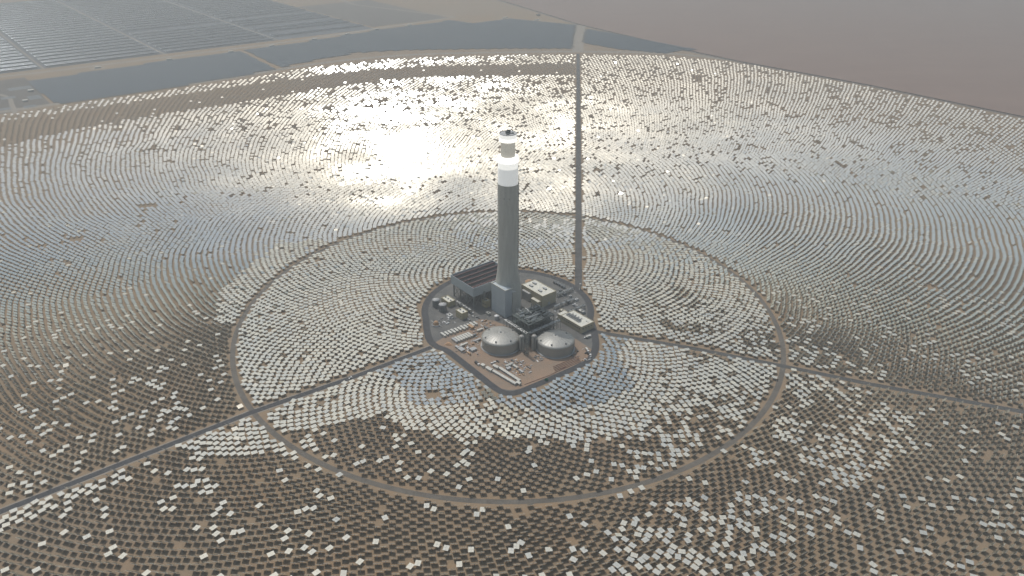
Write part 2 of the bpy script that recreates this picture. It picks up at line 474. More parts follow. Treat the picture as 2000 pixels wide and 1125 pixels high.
# ------------------------------------------------------------------ air cooled condenser
ac = thing('air_cooled_condenser', 'huge raised grey condenser box with dark red-striped roof left of the tower', 'condenser', (-36.3, 37.1, 0), 39)
LX, LY = 38.5, 27.5
MB().box(-LX, LX, -LY, -LY+0.5, 21, 35).build('wind_wall', 'acc_cladding', ac)
MB().box(-LX, LX, LY-0.5, LY, 21, 35).build('wind_wall', 'acc_cladding', ac)
MB().box(-LX, -LX+0.5, -LY+0.5, LY-0.5, 21, 35).build('wind_wall', 'acc_cladding', ac)
MB().box(LX-0.5, LX, -LY+0.5, LY-0.5, 21, 35).build('wind_wall', 'acc_cladding', ac)
MB().box(-LX+0.5, LX-0.5, -LY+0.5, LY-0.5, 20.5, 22).build('fan_deck', 'steel_grey', ac)
for k in range(5):
    y = -LY+5.5+k*11
    q = MB()
    q.add([(-LX+0.6, y-5.2, 28), (LX-0.6, y-5.2, 28), (LX-0.6, y, 33.2), (-LX+0.6, y, 33.2), (LX-0.6, y+5.2, 28), (-LX+0.6, y+5.2, 28)],
          [(0, 1, 2, 3), (3, 2, 4, 5), (0, 3, 5), (1, 4, 2)])
    b_ = q.build('tube_bundle', 'dark_roof', ac)
    MB().tube((-LX+0.6, y, 33.6), (LX-0.6, y, 33.6), 0.75, 8).build('steam_duct', 'red_pipe', b_)
for k in range(15):
    MB().box(-LX+2+k*5, -LX+3.6+k*5, -LY+0.5, -LY+4.2, 33.0, 33.7).build('roof_bracket', 'red_pipe', ac)
for ix in range(6):
    for iy in range(4):
        x, y = -LX+3+ix*14.2, -LY+3+iy*16.4
        MB().box(x-0.7, x+0.7, y-0.7, y+0.7, 0, 20.6).build('column', 'steel_grey', ac)
for iy in range(4):
    y = -LY+3+iy*16.4
    for ix in range(5):
        x = -LX+3+ix*14.2
        MB().bar((x, y, 1), (x+14.2, y, 20), 0.5).bar((x+14.2, y, 1), (x, y, 20), 0.5).build('cross_brace', 'steel_grey', ac)
for ix in (0, 5):
    x = -LX+3+ix*14.2
    for iy in range(3):
        y = -LY+3+iy*16.4
        MB().bar((x, y, 1), (x, y+16.4, 20), 0.5).bar((x, y+16.4, 1), (x, y, 20), 0.5).build('cross_brace', 'steel_grey', ac)
for ix in range(5):
    for iy in range(3):
        x, y = -LX+10.1+ix*14.2, -LY+11.2+iy*16.4
        MB().lathe([(5.2, 18.6), (4.8, 20.4)], 20, x, y, False).build('fan_ring', 'dark_tank', ac)
MB().tube((-20, -LY-1.5, 3), (-20, -LY-1.5, 24), 1.4, 12).tube((10, -LY-1.5, 3), (10, -LY-1.5, 24), 1.4, 12).build('riser_duct', 'steel_grey', ac)

# ------------------------------------------------------------------ molten salt tanks
def salt_tank(x, y, r, label, a0):
    t = thing('salt_tank', label, 'tank', (x, y, 0), 0, 'domed molten salt tanks')
    MB().lathe([(r+1.8, 0.05), (r+1.8, 0.9)], 64).build('foundation', 'cabin_grey', t)
    w = MB().lathe([(r, 0.8), (r, 14.0)], 72, cap_top=False).build('shell', 'tank_wall', t)
    for z in (3.4, 6.0, 8.7, 11.3):
        MB().lathe([(r, z-0.1), (r+0.1, z-0.1), (r+0.1, z+0.1), (r, z+0.1)], 72, cap_top=False).build('hoop', 'tank_steel', w)
    prof = [(r+0.35, 13.9), (r+0.35, 14.3)]
    for k in range(1, 9):
        a = k/8
        prof.append((r*(1-a)+0.02, 14.3+6.0*(1-(1-a)**2)))
    roof = MB().lathe(prof, 72, cap_top=False).build('roof', 'tank_steel', t)
    seams = MB()
    for k in range(24):
        a = 2*math.pi*k/24
        for j in range(5):
            s0, s1 = j/6, (j+1)/6
            p0 = (r*(1-s0)*math.cos(a), r*(1-s0)*math.sin(a), 14.4+6*(1-(1-s0)**2))
            p1 = (r*(1-s1)*math.cos(a), r*(1-s1)*math.sin(a), 14.4+6*(1-(1-s1)**2))
            seams.bar(p0, p1, 0.22, 0.2)
    seams.build('roof_seam', 'tank_wall', roof)
    rail = MB()
    for k in range(48):
        a, b = 2*math.pi*k/48, 2*math.pi*(k+1)/48
        for z in (14.9, 15.4):
            rail.bar(((r-0.3)*math.cos(a), (r-0.3)*math.sin(a), z), ((r-0.3)*math.cos(b), (r-0.3)*math.sin(b), z), 0.09)
        rail.bar(((r-0.3)*math.cos(a), (r-0.3)*math.sin(a), 14.2), ((r-0.3)*math.cos(a), (r-0.3)*math.sin(a), 15.4), 0.09)
    rail.build('guard_rail', 'steel_grey', t)
    MB().lathe([(1.1, 20), (1.1, 21.3)], 14).build('roof_vent', 'dark_tank', t)
    for k, (dr, a) in enumerate(((0.78, 2.5), (0.82, 5.4), (0.8, 4.4), (0.75, 0.6), (0.85, 3.5))):
        zz = 14.3+6*(1-dr**2)
        MB().box(-0.9, 0.9, -0.9, 0.9, 0, 1.4).build('nozzle', 'dark_tank', t, (dr*r*math.cos(a), dr*r*math.sin(a), zz))
    st = MB()
    for k in range(40):
        a = a0+k*0.021
        z = 0.6+13.4*k/39
        st.bar(((r+0.1)*math.cos(a), (r+0.1)*math.sin(a), z), ((r+1.2)*math.cos(a), (r+1.2)*math.sin(a), z), 0.45, 0.12)
    for k in range(39):
        a, b = a0+k*0.021, a0+(k+1)*0.021
        z0, z1 = 0.6+13.4*k/39, 0.6+13.4*(k+1)/39
        st.bar(((r+1.2)*math.cos(a), (r+1.2)*math.sin(a), z0+1), ((r+1.2)*math.cos(b), (r+1.2)*math.sin(b), z1+1), 0.1)
    st.build('spiral_stair', 'steel_grey', t)
    return t
salt_tank(-9.0, -102.0, 25.0, 'domed steel storage tank left of the steelwork, fully in sunlight', 3.3)
salt_tank(62.5, -109.2, 24.3, 'domed steel storage tank right of the steelwork, part shaded by the tower', 5.6)

# ------------------------------------------------------------------ steam generator steelwork
sg = thing('steam_generator', 'dark green steel process structure with pipes between tower and tanks', 'process plant', (34, -76, 0), 39)
SX, SY = 22, 17
for ix in range(6):
    for iy in range(5):
        x, y = -SX+ix*8.8, -SY+iy*8.5
        MB().box(x-0.35, x+0.35, y-0.35, y+0.35, 0, 31).build('column', 'steel_dark', sg)
for z in (7, 14, 21, 31):
    d = MB()
    if z < 31:
        d.box(-SX-0.5, SX+0.5, -SY-0.5, SY+0.5, z, z+0.4)
    else:
        d.box(-SX-0.5, SX+0.5, -SY-0.5, SY+0.5, z, z+0.5)
    dk = d.build('deck', 'steel_dark', sg)
    rl = MB()
    for (a, b) in (((-SX, -SY), (SX, -SY)), ((SX, -SY), (SX, SY)), ((SX, SY), (-SX, SY)), ((-SX, SY), (-SX, -SY))):
        for h in (0.9, 1.5):
            rl.bar((*a, z+h), (*b, z+h), 0.12)
        n = 12
        for k in range(n):
            x, y = a[0]+(b[0]-a[0])*k/n, a[1]+(b[1]-a[1])*k/n
            rl.bar((x, y, z+0.4), (x, y, z+1.5), 0.1)
    rl.build('guard_rail', 'steel_grey', dk)
for iy in range(0, 5):
    y = -SY+iy*8.5
    for ix in range(0, 5, 2):
        x = -SX+ix*8.8
        MB().bar((x, y, 0.5), (x+8.8, y, 14), 0.3).bar((x, y, 21), (x+8.8, y, 31), 0.3).build('cross_brace', 'steel_dark', sg)
for k, (x, y, L, rr, z) in enumerate(((-4, -6, 22, 1.6, 33.6), (2, 4, 26, 1.9, 34), (-8, 10, 16, 1.3, 33.4), (0, -10, 24, 1.8, 24), (0, 0, 28, 2.0, 24.4), (4, 8, 20, 1.7, 24), (0, -8, 30, 1.8, 17), (0, 6, 30, 1.8, 17))):
    MB().tube((x-L/2, y, z), (x+L/2, y, z), rr, 12).build('heat_exchanger', 'steel_dark' if k % 2 else 'steel_grey', sg)
for k in range(60):
    x, y = random.uniform(-SX+2, SX-3), random.uniform(-SY+2, SY-3)
    z = 31.5
    p = [(x, y, z), (x, y, z+random.uniform(1, 4))]
    dx, dy = random.choice(((1, 0), (0, 1), (-1, 0)))
    L = random.uniform(4, 11)
    p.append((max(-SX, min(SX, x+dx*L)), max(-SY, min(SY, y+dy*L)), p[-1][2]))
    q = MB()
    for a, b in zip(p[:-1], p[1:]):
        if (Vector(a)-Vector(b)).length > 0.2:
            q.tube(a, b, random.uniform(0.22, 0.5), 8)
    q.build('pipe', 'silver_pipe' if k % 3 == 0 else 'steel_grey', sg)
for (x, y, h) in ((12, 12, 7), (16, 6, 5), (-15, 12, 4), (8, 13, 9), (18, 13, 4)):
    MB().tube((x, y, 31.5), (x, y, 31.5+h), 0.8, 10).box(x-1.6, x+1.6, y-1.6, y+1.6, 33, 33.3).build('vent_stack', 'steel_grey', sg)
for (x0, y0, sx, sy, h) in ((-14, -2, 7, 5, 3.2), (10, -12, 6, 4, 2.4), (-2, 13, 6, 3, 2.6), (14, -4, 4, 6, 2.8), (-18, -12, 4, 5, 2.2)):
    MB().box(x0-sx/2, x0+sx/2, y0-sy/2, y0+sy/2, 31.5, 31.5+h).build('equipment_box', 'steel_dark', sg)
for k in range(8):
    MB().box(2+k*2.3, 3.2+k*2.3, -16, -9, 31.6, 32.3).build('grating_strip', 'steel_grey', sg)

def pipe_rack(name, label, p, q, z, width, npipe, nb, dark=False, parent_cat='pipe rack'):
    p, q = Vector((*p, 0)), Vector((*q, 0))
    L = (q-p).length
    ang = math.degrees(math.atan2(q.y-p.y, q.x-p.x))
    t = thing(name, label, parent_cat, tuple(p), ang, 'pipe racks around the process steelwork')
    w = width/2
    for k in range(nb+1):
        x = L*k/nb
        MB().bar((x, -w, 0), (x, -w, z+1.6), 0.45).bar((x, w, 0), (x, w, z+1.6), 0.45).bar((x, -w, z), (x, w, z), 0.4).bar((x, -w, z-3), (x, w, z-3), 0.35).build('portal_frame', 'steel_dark' if dark else 'steel_grey', t)
    for k in range(nb):
        x0, x1 = L*k/nb, L*(k+1)/nb
        MB().bar((x0, -w, z-3), (x1, -w, z), 0.25).bar((x0, w, z-3), (x1, w, z), 0.25).bar((x0, -w, z+0.2), (x1, -w, z+0.2), 0.3).bar((x0, w, z+0.2), (x1, w, z+0.2), 0.3).build('side_brace', 'steel_grey', t)
    for k in range(npipe):
        y = -w+0.7+(width-1.4)*k/max(1, npipe-1)
        rr = random.choice((0.25, 0.35, 0.5))
        MB().tube((0, y, z+0.5+rr), (L, y, z+0.5+rr), rr, 8).build('pipe', 'silver_pipe' if k % 2 == 0 else 'steel_grey', t)
        for j in range(nb):
            if random.random() < 0.5:
                x = L*(j+random.random())/nb
                MB().box(x-0.5, x+0.5, y-0.5, y+0.5, z+0.4, z+1.8+random.random()).build('valve', 'steel_grey' if random.random() < 0.6 else 'silver_pipe', t)
    return t
pipe_rack('pipe_rack', 'elevated pipe rack running past the back of the left domed tank', (-3.5, -72.5), (25.5, -108.3), 21.5, 4.6, 5, 7)
pipe_rack('pipe_rack', 'elevated pipe rack running past the back of the right domed tank', (28.2, -106.6), (69.5, -73.2), 21.5, 4.6, 5, 8)
for x, y, lab in ((18.2, -112.5, 'tall pale cylindrical vessel beside the left domed tank'), (34.6, -111.5, 'tall pale cylindrical vessel beside the right domed tank')):
    v = thing('salt_vessel', lab, 'vessel', (x, y, 0))
    MB().lathe([(3.4, 0), (3.4, 20.5), (2.6, 21.6), (0.9, 22.2)], 28).build('shell', 'tank_wall', v)
    MB().lathe([(3.75, 19.2), (3.75, 19.6)], 28).build('top_ring', 'steel_grey', v)
    MB().box(-0.4, 0.4, -3.9, -3.45, 0.5, 20).build('ladder', 'steel_dark', v)
st = thing('stair_tower', 'slender steel lattice stair tower standing between the two domed tanks', 'stair tower', (24.6, -125, 0), 39)
for sx in (-2.3, 2.3):
    for sy in (-2.3, 2.3):
        MB().bar((sx, sy, 0), (sx, sy, 33), 0.35).build('post', 'steel_grey', st)
for k in range(9):
    z = k*3.6
    f = MB().bar((-2.3, -2.3, z+0.3), (2.3, -2.3, z+0.3), 0.25).bar((-2.3, 2.3, z+0.3), (2.3, 2.3, z+0.3), 0.25).bar((-2.3, -2.3, z+0.3), (-2.3, 2.3, z+0.3), 0.25).bar((2.3, -2.3, z+0.3), (2.3, 2.3, z+0.3), 0.25)
    f.box(-2.2, -0.9, -2.2, 2.2, z+3.4, z+3.55)
    f.build('landing', 'steel_dark', st)
    s = 1 if k % 2 else -1
    MB().bar((-1.2*s, -1.2, z+0.3), (1.2*s, -1.2, z+3.6), 0.9, 0.25).build('stair_flight', 'steel_grey', st)
    MB().bar((-2.3, -2.35, z+0.3), (2.3, -2.35, z+3.6), 0.18).bar((-2.35, -2.3, z+0.3), (-2.35, 2.3, z+3.6), 0.18).build('cross_brace', 'steel_grey', st)

# ------------------------------------------------------------------ buildings
def parapet_box(t, x0, x1, y0, y1, h, wall, roof):
    w = MB().box(x0, x1, y0, y1, 0.05, h).build('wall', wall, t)
    MB().box(x0+0.6, x1-0.6, y0+0.6, y1-0.6, h, h+0.06).build('roof', roof, t)
    MB().box(x0-0.1, x1+0.1, y0-0.1, y0+0.5, h, h+0.7).box(x0-0.1, x1+0.1, y1-0.5, y1+0.1, h, h+0.7).box(x0-0.1, x0+0.5, y0+0.5, y1-0.5, h, h+0.7).box(x1-0.5, x1+0.1, y0+0.5, y1-0.5, h, h+0.7).build('parapet', wall, t)
    return w
tb = thing('turbine_hall', 'large beige turbine hall with pale roof and four dark vents', 'building', (44.8, 25.5, 0), 39)
w = parapet_box(tb, -13, 13, -23.5, 23.5, 18, 'beige_wall', 'cream_roof')
for x, y in ((-5, 11), (4, 14), (-5, -9), (5, -8)):
    v = MB().box(x-1.5, x+1.5, y-3.2, y+3.2, 18.1, 19.6).build('roof_vent', 'dark_tank', tb)
    MB().box(x-1.7, x+1.7, y-3.4, y+3.4, 19.6, 19.8).build('vent_cap', 'cabin_grey', v)
MB().box(-18.5, -13.05, -20, -4, 0.05, 9).build('annex', 'beige_wall', tb)
MB().box(-18.2, -13.3, -19.7, -4.3, 9, 9.1).build('annex_roof', 'cream_roof', tb)
MB().box(-17, -13.05, 2, 18, 0.05, 13).build('plant_room', 'cabin_grey', tb)
for k in range(4):
    MB().box(-9+k*5.2, -7+k*5.2, -23.66, -23.5, 11.5, 12.7).build('louvre', 'acc_cladding', tb)
MB().box(-2.2, 2.2, -23.68, -23.5, 0.1, 5).build('roller_door', 'cabin_grey', tb)

eb = thing('electrical_building', 'long low cream-roofed building with dark rooftop units beside the loop road', 'building', (93.7, -46.5, 0), 39)
parapet_box(eb, -12, 12, -24, 17, 10, 'beige_wall', 'cream_roof')
MB().box(-12, 2, 17.1, 24, 0.05, 10).build('wing', 'beige_wall', eb)
MB().box(-11.5, 1.5, 17.6, 23.5, 10, 10.1).build('wing_roof', 'cream_roof', eb)
MB().box(-6, -0.5, -12, 13, 10.1, 12.2).build('rooftop_unit', 'cabin_grey', eb)
for k in range(7):
    MB().box(-5.4, -1.2, -11.4+k*3.4, -9.0+k*3.4, 12.2, 13.4).build('condenser_unit', 'dark_tank', eb)
for y in (-8, -2, 4, 9):
    MB().box(2.6, 4.6, y-0.8, y+0.8, 10.1, 11.4).build('condenser_unit', 'cabin_grey', eb)
for y in (-20, -17):
    MB().box(4, 5.2, y-0.5, y+0.5, 10.1, 11).build('roof_vent', 'cabin_grey', eb)
for k in range(9):
    MB().box(-12.12, -12, -21.5+k*4.3, -19.7+k*4.3, 5.6, 7.2).build('window', 'glass', eb)
for k in range(4):
    MB().box(-9+k*5, -7.2+k*5, -24.12, -24, 5.6, 7.2).build('window', 'glass', eb)
MB().box(-1.2, 1.2, -24.14, -24, 0.1, 2.6).build('door', 'cabin_grey', eb)

def small_building(label, x, y, sx, sy, h, wall, roof, units=2, rot=39):
    t = thing('service_building', label, 'building', (x, y, 0), rot, 'small service buildings of the plant')
    parapet_box(t, -sx/2, sx/2, -sy/2, sy/2, h, wall, roof)
    for k in range(units):
        yy = (k-(units-1)/2)*sy/max(2, units)
        MB().box(-0.9, 0.9, yy-0.7, yy+0.7, h+0.1, h+1.3).build('condenser_unit', 'dark_tank', t)
    for k in range(3):
        yy = -sy/2+sy*(k+0.5)/3
        MB().box(-sx/2-0.1, -sx/2, yy-0.7, yy+0.7, h*0.45, h*0.45+1.2).build('window', 'glass', t)
    MB().box(-0.6, 0.6, -sy/2-0.12, -sy/2, 0.1, 2.4).build('door', 'cabin_grey', t)
    return t
small_building('ochre flat-roofed building behind the two dark tanks', -86.3, 9.5, 11.5, 19, 8, 'ochre_wall', 'cream_roof', 3)
small_building('ochre cube-like building in front of the raised condenser', -64.5, -28.3, 10.5, 14.5, 10, 'ochre_wall', 'cream_roof', 2)
small_building('ochre block tucked between raised condenser and tower annex', -31, 3, 8, 9, 10, 'ochre_wall', 'cream_roof', 1)
small_building('small white hut on the dark paving left of the ochre cube', -81.9, -27.5, 5.5, 7.5, 3.2, 'white_paint', 'cabin_white', 1)
small_building('small pale hut at the foot of the tower annex', -27.5, -21.5, 4, 6, 3.2, 'cabin_white', 'cabin_white', 1)
small_building('small flat grey kiosk behind the electrical building', 103, -14, 5, 14, 3.5, 'cabin_grey', 'cream_roof', 2)
small_building('low cream shed between turbine hall and electrical building', 78, -16, 5, 9, 4, 'beige_wall', 'cream_roof', 1)

def dark_tank(label, x, y, r, h):
    t = thing('water_tank', label, 'tank', (x, y, 0), 0, 'pair of dark water tanks')
    MB().lathe([(r, 0), (r, h)], 32, cap_top=False).build('shell', 'dark_tank', t)
    MB().lathe([(r+0.1, h-0.05), (r+0.1, h+0.15), (0.1, h+0.9)], 32).build('roof', 'cabin_grey', t)
    MB().box(-0.3, 0.3, -r-0.5, -r-0.1, 0.2, h+0.8).build('ladder', 'steel_grey', t)
    q = MB()
    for k in range(24):
        a, b = 2*math.pi*k/24, 2*math.pi*(k+1)/24
        q.bar((r*math.cos(a), r*math.sin(a), h+1.1), (r*math.cos(b), r*math.sin(b), h+1.1), 0.1)
    q.build('guard_rail', 'steel_grey', t)
dark_tank('dark grey water tank nearest the loop road', -103.4, 3, 5.3, 10.5)
dark_tank('dark grey water tank in front of its neighbour', -92.8, -10.5, 5.6, 10.5)
sv = thing('small_vessel', 'squat pale vessel with white lid beside the tower annex corner', 'tank', (-15.5, -34, 0))
MB().lathe([(3.2, 0), (3.2, 5.5)], 24, cap_top=False).build('shell', 'cabin_grey', sv)
MB().lathe([(3.35, 5.4), (3.35, 5.7), (0.6, 6.5)], 24).build('lid', 'white_paint', sv)
MB().tube((3, 0, 2), (7.5, 1, 2), 0.35, 8).build('pipe', 'silver_pipe', sv)
od = thing('evaporation_basin', 'round orange sand-coloured basin with curved pipes at the loop road', 'basin', (-99, -50, 0))
MB().lathe([(5.8, 0.1), (5.8, 1.6), (5.2, 1.6), (5.2, 0.2)], 28, cap_top=False).build('kerb_wall', 'cabin_grey', od)
MB().lathe([(3.4, 0.1), (3.3, 4.2), (1.9, 6.0), (0.3, 6.4)], 20).build('silo', 'sand_heap', od)
MB().tube((4.5, -3, 1.9), (9, -6, 0.6), 0.4, 8).tube((-4.5, 4, 1.5), (-7, 9, 1.2), 0.4, 8).build('pipe', 'cabin_white', od)

# sand heaps behind the tower
for x, y, r, lab in ((33, 77, 8, 'larger orange sand heap behind the turbine hall'), (46, 68, 4.5, 'smaller orange sand heap behind the turbine hall'), (-78, -100, 5, 'low tan heap at the corner of the cabin yard')):
    h = MB().lathe([(r, 0.05), (r*0.8, r*0.22), (r*0.45, r*0.48), (r*0.12, r*0.58), (0.02, r*0.6)], 20, cap_top=False)
    h.v = [(a*(1+0.25*math.sin(3*math.atan2(b, a)+x)), b*(0.85+0.2*math.cos(2*math.atan2(b, a)+y)), c) for a, b, c in h.v]
    tag(h.build('sand_heap', 'sand_heap', None, (x, y, 0)), lab, 'sand heap', 'sand heaps in the plant')

# transformers and small racks behind the turbine hall
for k in range(4):
    x, y = 64+k*6.2*0.629+2, 62-k*6.2*0.777
    tr = thing('transformer', ['first', 'second', 'third', 'fourth'][k]+' dark transformer from the north road along the loop road'.replace('from the north road', 'counted from the sand heaps'), 'transformer', (x+6, y+12, 0), 39, 'transformers beside the turbine hall')
    MB().box(-2.4, 2.4, -1.8, 1.8, 0.3, 4).build('body', 'dark_tank', tr)
    for s in (-1, 1):
        MB().box(-2.2, 2.2, s*2.0-0.2 if s > 0 else -2.6, 2.6 if s > 0 else -1.8, 0.8, 3.4).build('radiator', 'cabin_grey', tr)
    for j in range(3):
        MB().tube((-1.4+j*1.4, 0, 4), (-1.4+j*1.4, 0, 5.8), 0.22, 8).build('bushing', 'cabin_white', tr)
pipe_rack('pipe_rack', 'low pipe rack from the turbine hall towards the loop road', (72, 30), (97, 50), 4.0, 3.4, 4, 5)
pipe_rack('pipe_rack', 'low pipe rack between turbine hall and electrical building', (66, -6), (96, 17), 4.0, 3.0, 4, 5)
pipe_rack('pipe_rack', 'low pipe rack along the far end of the electrical building', (80, -26), (110, -2), 4.5, 3.0, 3, 5)
pipe_rack('pipe_rack', 'tall pipe rack from the tower foot to the green steelwork', (12, -34), (34, -58), 16, 5, 5, 4, True)
pipe_rack('pipe_rack', 'low pipe rack left of the raised condenser on dark paving', (-74, 8), (-52, -18), 5, 3.2, 4, 5)
for k, (x, y, s, h) in enumerate(((84, 36, 5, 4), (92, 30, 4, 3), (78, 44, 4, 5), (100, 20, 6, 3), (88, 12, 5, 3.5), (95, 4, 4, 3))):
    b = thing('equipment_skid', 'grey equipment skid, number %s from the north road gate towards the electrical building' % ('one', 'two', 'three', 'four', 'five', 'six')[k], 'equipment', (x, y, 0), 39, 'equipment skids right of the turbine hall')
    MB().box(-s/2, s/2, -s/3, s/3, 0.4, h).build('housing', 'cabin_grey' if k % 2 else 'dark_tank', b)
    MB().box(-s/2-0.5, s/2+0.5, -s/3-0.5, s/3+0.5, 0.05, 0.4).build('base', 'steel_grey', b)
    MB().tube((0, 0, h), (0, 0, h+2), 0.4, 8).build('exhaust', 'silver_pipe', b)

# ------------------------------------------------------------------ site cabins, containers and sheds
ORD = ['first', 'second', 'third', 'fourth', 'fifth', 'sixth', 'seventh', 'eighth', 'ninth', 'tenth', 'eleventh', 'twelfth', 'thirteenth', 'fourteenth']
def cabin(label, x, y, L, wd, h, matname, rot, group, name='site_cabin', cat='cabin'):
    t = thing(name, label, cat, (x, y, 0), rot, group)
    MB().box(-L/2, L/2, -wd/2, wd/2, 0.3, h).build('body', matname, t)
    MB().box(-L/2-0.12, L/2+0.12, -wd/2-0.12, wd/2+0.12, h, h+0.16).build('roof', matname, t)
    MB().box(-L/2-0.05, -L/2, -wd/2+0.3, wd/2-0.3, 0.5, h-0.4).build('door', 'cabin_grey', t)
    for k in range(2):
        xx = -L/4+k*L/2
        MB().box(xx-0.6, xx+0.6, -wd/2-0.05, -wd/2, 1.2, 2.2).build('window', 'glass', t)
    return t
for k in range(11):
    a = k/10
    x, y = -86.8+a*41.7, -78.7+a*29.7
    if k in (8,):
        cabin('tan-brown cabin in the long row of white cabins below the ochre cube', x+3, y-3, 9, 4.5, 3.4, 'cabin_tan', -51, 'upper row of site cabins')
    cabin('white site cabin, %s from the road end of the upper cabin row' % ORD[k], x, y, 8.5 if k % 3 else 10.5, 3.1, 3.0, 'cabin_white', -51, 'upper row of site cabins')
for k in range(7):
    a = k/6
    cabin('pale site cabin, %s from the corner heap in the lower cabin row' % ORD[k], -70.5+a*19.5, -93+a*14.2, 11.5, 3.0, 3.1, 'cabin_white' if k else 'cabin_grey', -51, 'lower row of site cabins')
for k, (x, y, L, wd, rot, m_, lab) in enumerate(((-58, -103.5, 12, 3, 39, 'cabin_white', 'long white container lying across the end of the lower cabin row'),
        (-66, -110, 7, 3, -51, 'cabin_grey', 'grey container nearest the yard edge road, left of two'), (-60.5, -115, 9, 6, -51, 'cabin_grey', 'wide grey container pair by the yard edge'),
        (-45, -114.5, 8, 6.5, 39, 'cabin_grey', 'square grey cabin on bare sand left of the left domed tank'),
        (-50, -124, 6, 2, -51, 'cabin_tan', 'narrow brown crate below the grey cabins'),
        (-40, -92, 10, 2.6, 39, 'cabin_grey', 'grey container tight against the left domed tank'), (-46, -80, 8, 2.6, 39, 'dark_tank', 'dark container above the left domed tank'),
        (-38, -66, 9, 2.6, 39, 'cabin_white', 'white container behind the left domed tank'), (-30, -60, 6, 2.6, -51, 'dark_tank', 'dark container behind the left domed tank'))):
    cabin(lab, x, y, L, wd, 2.8, m_, rot, 'loose containers left of the left tank', 'shipping_container', 'container')

def long_shed(label, p, q, wd, h, m_):
    p, q = Vector((*p, 0)), Vector((*q, 0))
    L = (q-p).length
    t = thing('long_shed', label, 'shed', tuple(p), math.degrees(math.atan2(q.y-p.y, q.x-p.x)), 'long white sheds on the sand yard')
    MB().box(0, L, -wd/2, wd/2, 0.05, h).build('wall', m_, t)
    MB().add([(-0.3, -wd/2-0.3, h), (L+0.3, -wd/2-0.3, h), (L+0.3, 0, h+0.9), (-0.3, 0, h+0.9), (L+0.3, wd/2+0.3, h), (-0.3, wd/2+0.3, h)],
             [(0, 1, 2, 3), (3, 2, 4, 5), (0, 3, 5), (1, 4, 2)]).build('roof', 'cabin_white', t)
    n = max(2, int(L/4))
    for k in range(n):
        x = L*(k+0.5)/n
        MB().box(x-0.6, x+0.6, -wd/2-0.06, -wd/2, 1.0, 2.0).build('window', 'glass', t)
    return t
long_shed('long narrow white shed nearest the yard edge road', (-17.5, -165), (10.5, -193), 3.4, 3.0, 'cabin_grey')
long_shed('second long narrow white shed, just above the nearest one', (-9.6, -158.2), (15.5, -186.5), 3.4, 3.0, 'cabin_grey')
long_shed('short white shed at the upper end of the nearest long shed', (-26, -157.5), (-19.5, -164), 4.2, 3.2, 'cabin_white')
long_shed('short white shed at the upper end of the second long shed', (-17.5, -152.5), (-11.5, -158), 3.8, 3.0, 'cabin_white')
long_shed('stubby white shed closing the lower end of the long sheds', (12, -188.5), (16, -193), 3.6, 3.0, 'cabin_white')
long_shed('white shed set crosswise beside the sheds on the sand', (-2.5, -155), (6.5, -148), 3.0, 3.0, 'cabin_white')
cabin('small white cabin at the upper tip of the shed row', -31, -153, 5.5, 4.0, 3.6, 'cabin_white', -51, 'cabins on the sand yard')
cabin('bluish grey cabin under the crosswise shed', 1.5, -159, 6, 4, 3.0, 'cabin_grey', 39, 'cabins on the sand yard')
cabin('pale cabin right of the crosswise shed', 10, -155, 8, 2.6, 2.8, 'cabin_white', -51, 'cabins on the sand yard')
cabin('flat grey cabin at the tail of the crosswise shed', 17, -164, 7, 2.6, 2.0, 'cabin_grey', -51, 'cabins on the sand yard')

# pipes laid out on the sand
for k in range(5):
    o = (k*1.9)
    pp = MB().tube((57.4+o*0.35, -153.5-o*1.5, 0.45), (91+o*0.35, -129-o*1.5, 0.45), 0.35, 8)
    tag(pp.build('laid_pipe', 'rust'), 'rusty pipe lying on the sand, %s from the right domed tank' % ORD[k], 'pipe', 'rusty pipes laid out on the sand')
pp = MB().tube((21, -191.5, 0.4), (54, -170.8, 0.4), 0.3, 8).tube((54, -170.8, 0.4), (74, -152.5, 0.4), 0.3, 8)
tag(pp.build('laid_pipe', 'rust'), 'long thin rusty pipe along the lower right yard edge', 'pipe', 'rusty pipes laid out on the sand')

# loose site materials: too many small pieces to count
def clutter(name, label, mat, n, seed, boxes):
    q = random.Random(seed)
    m = MB()
    for k in range(n):
        x0, x1, y0, y1 = q.choice(boxes)
        x, y = q.uniform(x0, x1), q.uniform(y0, y1)
        a = R(39 if q.random() < 0.5 else -51)+q.gauss(0, 0.1)
        L, w, h = q.uniform(0.8, 5.0), q.uniform(0.4, 1.6), q.uniform(0.3, 1.9)
        d = (math.cos(a)*L/2, math.sin(a)*L/2)
        if q.random() < 0.5:
            m.bar((x-d[0], y-d[1], 0.1+h/2), (x+d[0], y+d[1], 0.1+h/2), w, h)
        else:
            m.tube((x-d[0]*1.6, y-d[1]*1.6, 0.3), (x+d[0]*1.6, y+d[1]*1.6, 0.3), q.uniform(0.12, 0.3), 6)
    o = m.build(name, mat)
    o['kind'] = 'stuff'
    o['label'] = label
YB = [(-62, -36, -128, -100), (-50, -36, -98, -60), (-36, -18, -62, -38), (-70, -50, -120, -104), (-6, 22, -150, -138), (6, 30, -172, -150), (82, 108, -142, -108), (34, 46, -140, -128), (96, 112, -20, 16), (74, 102, 16, 58), (-104, -70, -48, -28), (-62, -40, -40, -14), (50, 74, -70, -40), (20, 36, -46, -20), (66, 84, -40, -8)]
clutter('site_materials', 'grey odds and ends of building material strewn about the plant yard', 'cabin_grey', 170, 3, YB)
clutter('site_materials', 'white packs and pipes strewn about the plant yard', 'white_paint', 90, 4, YB)
clutter('site_materials', 'dark crates and pipes strewn about the plant yard', 'dark_tank', 130, 5, YB)
clutter('site_materials', 'brown timber and rusty pieces strewn about the plant yard', 'cabin_tan', 60, 6, YB[:7])

